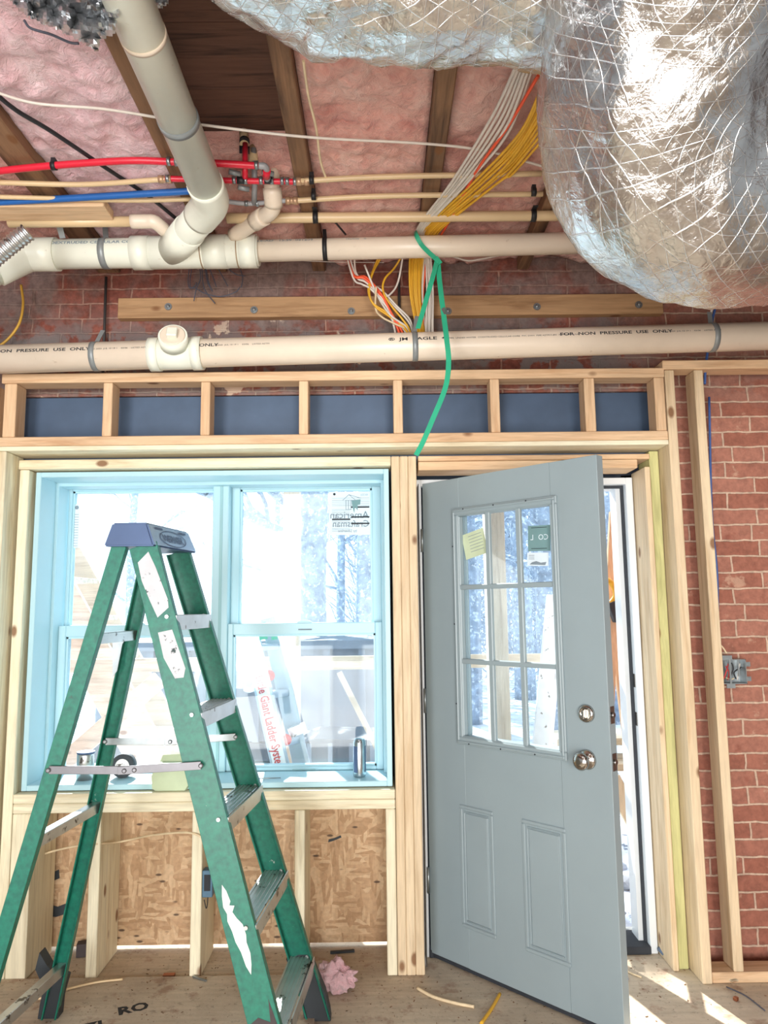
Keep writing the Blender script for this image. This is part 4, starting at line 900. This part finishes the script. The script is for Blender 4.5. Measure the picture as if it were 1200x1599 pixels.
# spreaders
for (T1, B1), (T2, B2_), z, yo in (((CT, CB), (AT, AB), .945, -.012), ((DT_, DB), (BT, BB), .965, -.034)):
    a_, c_ = at_z(T1, B1, z)+V((-.005, yo, 0)), at_z(T2, B2_, z+.01)+V((.012, yo, 0)); mid = (a_+c_)/2+V((0, 0, -.008)); f = MB()
    f.beam(a_, mid+V((.02, 0, 0)), (0, 1, 0), .004, .024, .001).beam(mid-V((.02, .004, 0)), c_-V((0, .004, 0)), (0, 1, 0), .004, .024, .001)
    for p in (a_, mid, mid+V((.03, 0, .002)), c_): f.lathe([(.007, 0), (.007, -.006), (.004, -.008)], p+V((0, -.003, 0)), (0, 1, 0), 12)
    rel(f.build('spreader_bar', plain('worn_steel', '#7d7c80', .45, .7, .1, 20) if yo > -.02 else M['galv'], lad), lad)
# cap
f = MB(); y0, y1 = 2.305, 2.655; rot = -.055
def cp(x, y, z): return V((-.778+x+(y-2.33)*.14, y, z))
vsb = [cp(-.082, y0, 1.615), cp(.078, y0, 1.615), cp(.085, y1-.02, 1.615), cp(-.07, y1, 1.615)]; vst = [cp(-.060, y0+.006, 1.690), cp(.050, y0+.006, 1.690), cp(.055, y1-.03, 1.690), cp(-.055, y1-.01, 1.690)]
q = [f.bm.verts.new(p) for p in vsb+vst]
fs = [f.bm.faces.new([q[i] for i in k]) for k in ((3, 2, 1, 0), (4, 5, 6, 7), (0, 1, 5, 4), (1, 2, 6, 5), (2, 3, 7, 6), (3, 0, 4, 7))]
fs[3].material_index = 1
bmesh.ops.bevel(f.bm, geom=list(f.bm.edges), offset=.005, segments=2, affect='EDGES')
cap = rel(f.build('top_cap', [M['cap'], M['capface']], lad), lad)
P00, P10, P01 = cp(.078, y0, 1.615), cp(.085, y1-.02, 1.615), cp(.050, y0+.006, 1.690)
ue = (P10-P00).normalized(); ve = (P01-P00); ve = (ve-ue*ve.dot(ue)).normalized(); ne = ue.cross(ve)
if ne.x < 0: ne = -ne
def cf(x, y): return P00+ue*x+ve*y+ne*.0012
f = MB()
import itertools
N_ = 40
for (ra, rb, rc, rd) in ((.112, .029, .105, .0255),):
    o1 = [f.bm.verts.new(cf(.162+ra*.9*math.cos(2*PI*k/N_), .036+rb*math.sin(2*PI*k/N_))) for k in range(N_)]; o2 = [f.bm.verts.new(cf(.162+rc*.9*math.cos(2*PI*k/N_), .036+rd*math.sin(2*PI*k/N_))) for k in range(N_)]
    for k in range(N_): f.bm.faces.new((o1[k], o1[(k+1) % N_], o2[(k+1) % N_], o2[k]))
f.text('WERNER', .034, lambda x, y: cf(.083+x, .024+y), .0012, 1.12)
for x in (.05, .23): f.text('▬' if False else '-', .001, lambda a, c: cf(x+a, .066+c)); 
for x in (.045, .225):
    o1 = [f.bm.verts.new(cf(x+a, .062+c)) for a, c in ((0, 0), (.055, 0), (.055, .008), (0, .008))]; f.bm.faces.new(o1)
f.build('maker_logo', M['cap'], cap)
# feet
for B_, big in ((DB, 0), (BB, 1), (CB, 0), (AB, 1)):
    f = MB()
    poly = [(-.052, 0), (.040, 0), (.036, .03), (.020, .09), (-.015, .17), (-.045, .225), (-.115, .20), (-.090, .15), (-.070, .09), (-.055, .03)] if big else [(-.036, 0), (.034, 0), (.038, .06), (.056, .13), (.020, .145), (-.010, .17), (-.040, .215), (-.052, .16), (-.020, .10), (-.030, .05)]
    f.prism(poly, B_+V((0, -.022, .0135 if B_.x < -.24 else .002)), (1, 0, 0), (0, 0, 1), (0, 1, 0), .045)
    rel(f.build('foot', M['foot'], lad), lad)
# stickers and paint on near front rail
dA = (AB-AT).normalized(); uA = V((1, 0, 0)); uA = (uA-dA*uA.dot(dA)).normalized(); nA = V((0, -1, 0)); nA = (nA-dA*nA.dot(dA)).normalized()
def on_rail(poly, t0, mat, name, lab):
    f = MB(); f.prism(poly, AT+dA*t0+nA*.0028, uA, dA, nA, .0006); o = rel(f.build(name, M[mat], lad), lad); o['label'] = lab
on_rail([(-.028, .02), (.012, -.004), (.022, .05), (.034, .16), (.030, .185), (-.010, .205), (-.020, .15), (-.03, .08)], .03, 'sticker', 'worn_sticker', 'torn grey sticker near the top of the front rail')
on_rail([(-.020, .0), (.024, .004), (.034, .13), (.022, .155), (-.004, .15), (-.022, .08)], .28, 'sticker', 'worn_sticker', 'torn grey sticker, lower one on the front rail')
on_rail([(-.026, .0), (-.018, -.03), (-.010, -.01), (-.006, .02), (-.012, .03), (.002, .035), (-.008, .05), (.000, .07), (.012, .09), (.014, .12), (.010, .14), (.013, .17), (.008, .20), (.000, .225), (-.008, .20), (-.012, .16), (-.020, .13), (-.022, .10), (-.028, .07), (-.024, .05), (-.030, .03)], 1.07, 'paint', 'paint_splash', 'white paint splash')
on_rail([(-.04, .0), (-.01, -.012), (.02, .01), (.03, -.05), (.038, .03), (.01, .05), (-.02, .06), (-.038, .05)], 1.42, 'darkpaint', 'paint_splash', 'dark paint splash')

# ================================================================== SMALL THINGS
c_ = onY(562, 1222, 3.19); cz = WZ0+t
can = MB().lathe([(.022, 0), (.026, .004), (.0265, .008), (.0265, .138), (.024, .146), (.022, .149), (.0225, .152), (.020, .152), (.019, .148)], (c_.x, 3.17, cz), (0, 0, 1), 32).build('drink_can', plain('silver_can', '#b9c2c8', .2, .95, .25, 18)); tag(can, 'slim silver drink can on the white window sill', 'drink can')
f = MB(); f.tube([V((c_.x, 3.17, cz+.02)), V((c_.x, 3.17, cz+.125))], .0270, 24)
bmesh.ops.delete(f.bm, geom=[fc for fc in f.bm.faces if len(fc.verts) > 4 or (math.sin(fc.calc_center_median().x*900) > -.1)], context='FACES'); o = f.build('printed_band', M['cap'], can); o.location = -can.location
f = MB(); f.tube([V((-.535, 3.14, cz+.004)), V((-.415, 3.15, cz+.004))], .0022, 8).tube([V((-.56, 3.138, cz+.004)), V((-.50, 3.142, cz+.004))], .004, 8); tag(f.build('metal_rod', M['galv']), 'thin metal rod lying on the white window sill', 'rod')
f = MB(); q = onY(238, 1243, 3.08)
f.prism([(0, .0), (.015, -.008), (.13, -.008), (.155, .03), (.145, .10), (.02, .10), (-.005, .05)], (q.x-.0, 3.075, .703), (1, 0, 0), (0, 0, 1), (.1, .25, 0), .12); pad = f.build('cardboard_packet', M['green']); tag(pad, 'pale green open cardboard packet standing on the plate under the window', 'packet')
f = MB(); f.prism([(0, 0), (.125, 0), (.12, .03), (.01, .025)], (q.x+.02, 3.105, .803), (1, 0, 0), (0, .2, 1), (0, 1, 0), .001); o = f.build('flap', M['green'], pad); o.location = -pad.location
tap = MB(); cc = V((-1.085, 3.22, .86)); tap.tube([cc+V((0, -.02, 0)), cc+V((0, .02, 0))], .048, 28); tp = tap.build('tape_roll', M['foot']); tp.location.z = cz; tag(tp, 'dark round roll standing on the sill behind the ladder', 'tape roll')
o = MB().lathe([(.030, 0), (.030, .002)], (0, -.0225, .048), (0, 1, 0), 24).build('roll_core', M['alu'], tp)
cy = MB().lathe([(.034, 0), (.035, .10), (.033, .105)], (-1.235, 3.19, cz), (0, 0, 1), 28).build('metal_tin', M['alu']); tag(cy, 'small metal tin on the sill left of the dark roll', 'tin')
MB().lathe([(.036, .105), (.036, .112)], (0, 0, 0), (0, 0, 1), 28).build('lid', M['cap'], cy)
# insulation clump on the floor
f = MB(); c_ = onZ(525, 1545, 0); r_ = bmesh.ops.create_icosphere(f.bm, subdivisions=4, radius=1)
for v in f.bm.verts:
    n_ = noise.fractal(v.co*2.2+V((4, 1, 0)), .7, 2.2, 4); v.co = V((v.co.x*.062, v.co.y*.05, v.co.z*.055))*(1+.55*n_); v.co += V((c_.x, c_.y, .045)); v.co.z = max(v.co.z, .002)
tag(f.build('insulation_scrap', M['battL'], smooth_=True), 'torn pink glass wool clump on the floor right of the ladder', 'insulation')
def scrap(px, py, l, w_, h_, rz, mat, name, label, cat='scrap', z=.0, bev=.001):
    c_ = onZ(px, py, z); o = bx(-l/2, l/2, -w_/2, w_/2, 0, h_, bev=bev).build(name, M[mat]); o.location = (c_.x, c_.y, z+.0015); o.rotation_euler = (0, 0, rz); return tag(o, label, cat)
scrap(535, 1488, .10, .014, .008, .12, 'foot', 'rubber_strip', 'short black strip on the floor against the low wall')
scrap(264, 1525, .045, .022, .008, .05, 'copper', 'wood_chip', 'small orange wood chip behind the ladder foot', z=.0)
scrap(312, 1530, .07, .008, .006, -.5, 'galv', 'metal_bit', 'small bent metal bit on the plywood behind the ladder', z=.012)
scrap(1147, 1533, .03, .014, .006, .3, 'palex', 'wood_chip', 'pale wood chip at the foot of the lone stud', z=.039)
scrap(1150, 1563, .016, .014, .012, .6, 'copper', 'brick_crumb', 'small red brick crumb on the floor at lower right')
scrap(979, 1531, .014, .01, .008, .6, 'bluewire', 'blue_cap', 'tiny blue wire cap on the floor right of the door')
scrap(130, 1492, .05, .04, .05, .2, 'darkpaint', 'brick_piece', 'dark red brick piece behind the ladder rail at the low wall')
cable('wood_strip', [onZ(x, y, .006) for x, y in ((652, 1543), (676, 1556), (710, 1566), (741, 1572))], .0055, M['cream'], 'pale curved strip on the floor left of the door', cat='strip')
cable('wood_strip', [onZ(x, y, .018) for x, y in ((60, 1560), (100, 1546), (150, 1534), (192, 1529))], .004, M['cpvc'], 'thin tan curved strip on the plywood behind the ladder', cat='strip')
cable('wood_strip', [onZ(x, y, .006) for x, y in ((968, 1500), (980, 1516), (1002, 1526))], .003, M['cream'], 'pale curl of stripping on the floor just right of the door', cat='strip')
cable('wood_strip', [onZ(x, y, .006) for x, y in ((781, 1552), (768, 1575), (752, 1598))], .006, M['yellow'], 'yellow straw strip on the floor under the door', cat='strip')
cable('wood_strip', [onZ(x, y, .006) for x, y in ((1135, 1541), (1165, 1555), (1195, 1578))], .0025, M['wire'], 'thin dark wire on the floor at lower right', cat='wire')
tag(MB().lathe([(.02, 0), (.022, .03), (.018, .045)], V((.150, 3.135, .001)), (0, 0, 1), 9).build('plastic_wad', plain('clear_plastic', '#b9bcc2', .3)), 'crumpled grey plastic wad at the foot of the left door jamb', 'plastic')
tag(MB().tube(smooth([onZ(1032, 1482, .02), onZ(1045, 1495, .015), onZ(1056, 1507, .012)], 4), .014, 10, disp=lambda L, a, p: .006*noise.noise(p*60)).build('plastic_wrap', plain('blue_wrap', '#62748c', .3)), 'crumpled dark blue plastic by the foot of the jack stud', 'plastic')
for px, py, w_, h_ in ((84, 1367, .05, .045), (90, 1422, .075, .05), (523, 1310, .06, .012)):
    c_ = onY(px, py, 3.302); f = MB(); f.prism([(-w_/2, -h_*.4), (-w_*.1, -h_/2), (w_/2, -h_*.3), (w_*.45, h_*.5), (0, h_*.3), (-w_*.45, h_*.5)], c_, (.95, 0, .3 if w_ == .06 else .05), (-.05, 0, 1), (0, 1, 0), .003)
    tag(f.build('tar_paper_scrap', M['foot']), 'black scrap stuck to the strand board, %s' % {84: 'small upper one at left', 90: 'larger lower one at left', 523: 'thin slanted one in the right bay'}[px], 'scrap')
# loose sawdust bits
f = MB(); rr = random.Random(3)
for _ in range(420):
    x, y = rr.uniform(-1.4, 1.5), rr.uniform(2.2, 3.28); z = .0125 if x < -.24 and y < 3.05 else .0005
    a_ = rr.uniform(0, PI); l = rr.uniform(.002, .012); f.beam((x, y, z+.001), (x+l*math.cos(a_), y+l*math.sin(a_), z+.001), (0, 0, 1), .0012, rr.uniform(.001, .004))
tag(f.build('sawdust', plain('dark_sawdust', '#7a5c43', .9, 0, .5, 60)), 'scattered wood chips and sawdust on the floor', 'debris', kind='stuff')

# ================================================================== OUTSIDE
GZ = -.45
def down(a, b, z=GZ+.012):
    a, b = V(a), V(b); return a+(b-a)*((z-a.z)/(b.z-a.z))
tag(bx(-30, 30, 3.45, 70, GZ-.1, GZ).build('ground', M['snow'], base=False), kind='structure')
# porch rail and posts
lum('porch_post', 'thick pale porch post seen through the middle panes of the door', 'post', (.575, .680, 3.95, 4.05, GZ+.001, 3.2), 'greyz')
lum('porch_post', 'washed out porch post seen through the right window unit', 'post', (-.60, -.50, 4.60, 4.72, GZ+.001, 3.2), 'greyz')
lum('porch_rail', 'pale wooden porch rail outside, seen through the window and door panes', 'rail', (-2.0, 1.55, 4.552, 4.599, 1.04, 1.12), 'greyx')
# stairs outside left
stair = thing('outdoor_staircase', 'weathered wooden staircase rising to the left outside the left window unit', 'staircase', (-2.6, 5.0, GZ))
for yo in (4.95, 5.43):
    rel(MB().beam((-1.0, yo, GZ+.05), (-2.75, yo, 2.55), (0, 1, 0), .04, .26, .003).build('stringer', M['greyx'], stair), stair)
for i in range(11):
    x = -1.08-i*.155; z = GZ+.22+i*.262; rel(bx(x-.11, x+.11, 4.93, 5.45, z, z+.035, bev=.003).build('tread', M['greyx'], stair), stair)
lum('leaning_plank', 'pale diagonal plank leaning outside below the staircase', 'plank', (0, .04, 0, .1, 0, .1), 'greyx')
lp = [o for o in bpy.data.objects if o.name.startswith('leaning_plank')][0]; bpy.data.objects.remove(lp)
tag(MB().beam(onY(95, 1195, 4.2)-(onY(250, 1060, 4.3)-onY(95, 1195, 4.2))*.9, onY(250, 1060, 4.3), (0, 1, 0), .04, .10, .003).build('leaning_plank', M['greyx']), 'pale diagonal plank leaning outside below the staircase', 'plank')
tag(MB().beam(onY(530, 1050, 4.2), down(onY(530, 1050, 4.2), onY(580, 1150, 4.2)), (0, 1, 0), .02, .03, .002).build('leaning_pole', M['greyx']), 'thin pale pole leaning outside behind the right unit', 'pole')
# dumpster
dp = thing('dumpster', 'large grey dumpster outside the right window unit', 'dumpster', (-1.2, 9.5, GZ))
rel(bx(-3.4, -.02, 9.0, 10.8, GZ+.28, 1.0, bev=.02).build('dumpster_body', M['dump'], dp), dp)
f = MB()
for k in range(8): f.box(-3.2+k*.42, -3.12+k*.42, 8.93, 9.0, GZ+.3, .95)
f.box(-3.42, 0, 8.90, 9.02, .92, 1.02); rel(f.build('dumpster_ribs', M['dump'], dp), dp)
rel(bx(-3.4, -.02, 8.97, 10.8, GZ+.08, GZ+.28).build('dumpster_base', M['dumpdark'], dp), dp)
for x in (-2.9, -.5):
    rel(MB().cyl((x, 8.9, GZ+.10), (x, 9.06, GZ+.10), .10, 20).build('wheel', M['dumpdark'], dp), dp)
f = MB(); q = onY(379, 1080, 8.88); f.text('5', .42, lambda x, z: V((q.x+x, 8.88, q.z+z-.0)), .01); rel(f.build('painted_number', M['paper'], dp), dp)
sk = thing('small_trailer', 'dark wheeled bin trailer standing before the dumpster outside', 'trailer', (-.5, 7.2, GZ))
f = MB(); f.prism([(0, .25), (.9, .25), (1.15, .62), (.98, .66), (.35, .68), (.0, .58)], (-.95, 6.9, GZ), (1, 0, 0), (0, 0, 1), (0, 1, 0), .7); rel(f.build('bin_body', M['dumpdark'], sk), sk)
f = MB()
for k in range(5): f.box(-.86+k*.19, -.82+k*.19, 6.87, 6.9, GZ+.27, GZ+.64)
rel(f.build('bin_ribs', M['dump'], sk), sk)
for x in (-.72, -.15): rel(MB().cyl((x, 6.86, GZ+.16), (x, 7.0, GZ+.16), .15, 24).build('wheel', M['dumpdark'], sk), sk)
# Little Giant ladder outside
gl = thing('extension_ladder', 'silver aluminium ladder with red lettering leaning outside the right window unit', 'ladder', (-.5, 3.75, GZ))
LT, LB = onY(386, 965, 3.72), onY(447, 1235, 3.62)
rel(MB().beam(LT, down(LT, LB), (1, 0, 0), .085, .03, .002).build('rail', M['aluout'], gl), gl)
LT2, LB2 = onY(420, 965, 3.98), onY(478, 1225, 3.90)
rel(MB().beam(LT2, down(LT2, LB2), (1, 0, 0), .085, .03, .002).build('rail', M['aluout'], gl), gl)
f = MB()
for k in (.18, .46, .74): f.beam(LT.lerp(LB, k), LT2.lerp(LB2, k), (0, 0, 1), .035, .05, .003)
rel(f.build('rung', M['aluout'], gl), gl)
rel(MB().beam(onY(452, 1145, 3.80), onY(478, 1135, 3.80), (0, 0, 1), .05, .03, .003).build('hinge_lock', M['alu'], gl), gl)
f = MB()
for q in ((421, 1055), (447, 1155)): f.lathe([(.028, 0), (.024, -.02)], onY(*q, 3.70), (0, 1, 0), 12)
rel(f.build('red_knob', M['lead'], gl), gl)
f = MB(); dl = (LB-LT).normalized(); ul = V((1, 0, 0)); ul = (ul-dl*ul.dot(dl)).normalized(); nl = dl.cross(ul); nl = nl if nl.y < 0 else -nl
f.beam(LT+nl*.016, down(LT, LB)+nl*.016, ul, .062, .002); rel(f.build('white_label_band', M['paper'], gl), gl); f = MB()
s0 = (onY(404, 1056, 3.7)-LT).dot(dl)
f.text('Little Giant Ladder Systems', .060, lambda x, y: LT+dl*(s0+x)+ul*(-.020+y)+nl*.0185, .0016, .70)
rel(f.build('red_lettering', M['inkred'], gl), gl)
f = MB()
for q in ((406, 986, .06), (426, 984, .03)): f.beam(onY(q[0], 972, 3.69), onY(q[0]+3, 999, 3.69), (1, 0, 0), q[2], .004)
rel(f.build('green_tape', M['strap'], gl), gl)
# ladder and leaning lumber behind the door
al = thing('aluminium_ladder', 'bright aluminium ladder leaning outside behind the right door panes', 'ladder', (.85, 3.85, GZ))
for dx in (0, .12):
    a_, c_ = onY(866+dx*60, 930, 3.80+dx*2), onY(838+dx*60, 1230, 3.70+dx*2)
    rel(MB().beam(a_, down(a_, c_), (1, 0, 0), .075, .03, .002).build('rail', M['aluw'], al), al)
f = MB()
for k in range(4): f.beam(onY(862-7*k, 985+75*k, 3.78), onY(872-7*k, 980+75*k, 4.02), (0, 0, 1), .03, .03, .002)
rel(f.build('rung', M['alu'], al), al)
G5 = 'boards leaning outside the open door'
for i, (a_, c_, w_) in enumerate((((962, 800), (945, 1180), .07), ((975, 790), (990, 1060), .05), ((950, 860), (985, 1130), .10), ((966, 940), (1000, 1150), .12))):
    a_, c_ = onY(*a_, 4.1+.1*i), onY(*c_, 3.9+.1*i)
    tag(MB().beam(a_, down(a_, c_), (0, 1, 0), .03, w_, .002).build('leaning_board', M['greyz' if i % 2 else 'pinez']), 'pale board leaning outside, %s seen in the gap right of the open door' % ('leftmost', 'tall right one', 'middle one', 'lowest one')[i], 'board', G5)
tag(MB().beam(onY(955, 1215, 4.0), onY(1000, 1300, 4.0), (0, 1, 0), .04, .09, .002).build('leaning_board', M['palez']), 'short white board lying on the ground outside the open door', 'board')
tb = thing('tool_bucket', 'small dark bracketed tool hanging outside in the door gap', 'tool', onY(965, 950, 4.0))
rel(MB().beam(onY(955, 940, 3.95), onY(966, 970, 3.95), (1, 0, 0), .05, .05, .004).build('tool_body', M['foot'], tb), tb)
rel(MB().tube(smooth([onY(943, 905, 3.95), onY(955, 910, 3.95), onY(962, 930, 3.95), onY(950, 945, 3.95), onY(942, 940, 3.95)], 5), .015, 10).build('yellow_handle', M['yellow'], tb), tb)
for i, (px, py) in enumerate(((948, 1150), (975, 1160), (952, 1185))):
    pass
lum('outdoor_step', 'pale outdoor step tread seen through the open door gap, upper', 'step', (1.0, 1.6, 4.3, 4.6, .62, .66), 'greyx'); lum('outdoor_step', 'pale outdoor step tread seen through the open door gap, lower', 'step', (1.0, 1.6, 4.2, 4.5, .50, .54), 'greyx')
G6 = 'stones on the ground outside the door'
for i in range(26):
    x, y = rnd.uniform(.7, 1.7), rnd.uniform(3.6, 5.6); s_ = rnd.uniform(.03, .10); f = MB(); bmesh.ops.create_icosphere(f.bm, subdivisions=2, radius=s_)
    for v in f.bm.verts: v.co = v.co*(1+.35*noise.noise(v.co*18+V((i, 0, 0))));
    for v in f.bm.verts: v.co.z *= .6
    o = f.build('stone', M['rock']); o.location = (x, y, GZ-.02); tag(o, 'grey stone on the bright ground outside the open door', 'stone', G6)
# trees
def branch(mb, p, d, l, r, depth, rg):
    q = p+d*l; mid = (p+q)/2+V((rg.uniform(-1, 1), rg.uniform(-1, 1), 0))*l*.06
    mb.tube([p, mid, q], [r, r*.85, r*.68], 6 if depth < 2 else 4, cap=False)
    if depth >= 4: return
    for k in range(3 if depth < 3 else 2):
        a_ = rg.uniform(0, 2*PI); sp = rg.uniform(.35, .75)
        nd = (d+V((math.cos(a_), math.sin(a_), rg.uniform(-.1, .4)))*sp).normalized(); t0 = p.lerp(q, rg.uniform(.55, 1.0)); branch(mb, t0, nd, l*rg.uniform(.55, .75), r*.5, depth+1, rg)
def tree(x, y, h, r, seed, label):
    rg = random.Random(seed); mb = MB(); p = V((x, y, GZ-.05)); n = 5
    pts = [p+V((rg.uniform(-.1, .1)*i*.3, rg.uniform(-.1, .1), h*i/n)) for i in range(n+1)]; mb.tube(pts, [r*(1-.6*i/n) for i in range(n+1)], 10)
    for k in range(14):
        t_ = rg.uniform(.22, 1.0); b0 = pts[int(t_*n*.999)].lerp(pts[min(n, int(t_*n*.999)+1)], (t_*n) % 1); a_ = rg.uniform(0, 2*PI)
        branch(mb, b0, V((math.cos(a_), math.sin(a_), rg.uniform(.2, .9))).normalized(), h*rg.uniform(.12, .22), r*.30, 1, rg)
    return tag(mb.build('bare_tree', M['bark']), label, 'tree', 'bare trees outside')
for i, (px, Y, h, r, lab) in enumerate(((490, 12, 11, .26, 'bare tree with a thick trunk seen through the upper right window pane'), (533, 15, 9, .10, 'slender bare tree seen through the right unit below the sticker'), (570, 13, 10, .17, 'bare forked tree at the right edge of the right unit'), (588, 20, 12, .3, 'thick bare tree farthest right in the right window unit'),
    (735, 12, 9, .14, 'bare tree seen through the left panes of the door'), (815, 15, 11, .22, 'bare tree seen between the middle and right door panes'), (862, 11, 10, .28, 'thick bare tree seen through the right door panes'), (943, 12, 11, .26, 'bare tree seen in the gap right of the open door'), (785, 22, 12, .2, 'distant bare tree behind the porch post'), (700, 19, 11, .2, 'distant bare tree at the far left of the door panes'), (840, 24, 12, .22, 'distant bare tree behind the teal card'), (205, 22, 10, .16, 'faint bare tree outside the left window unit'), (430, 24, 10, .12, 'faint thin bare tree left in the right window unit'))):
    q = onY(px, 900, Y); tree(q.x, Y, h, r, 40+i, lab)

# tangle of undergrowth far behind
f = MB(); rg = random.Random(11)
for _ in range(4200):
    y = rg.uniform(16, 30); x = rg.uniform(-.035, .40)*y; z = GZ+rg.uniform(0, 4.2); l = rg.uniform(.4, 1.8); a_ = rg.uniform(-1.1, 1.1)
    d = V((math.sin(a_), 0, math.cos(a_))); f.beam((x, y, z), V((x, y, z))+d*l, (0, 1, 0), .02, rg.uniform(.008, .03))
tag(f.build('undergrowth', M['bark']), 'pale tangle of leafless undergrowth far outside behind the trees', 'undergrowth', kind='stuff')
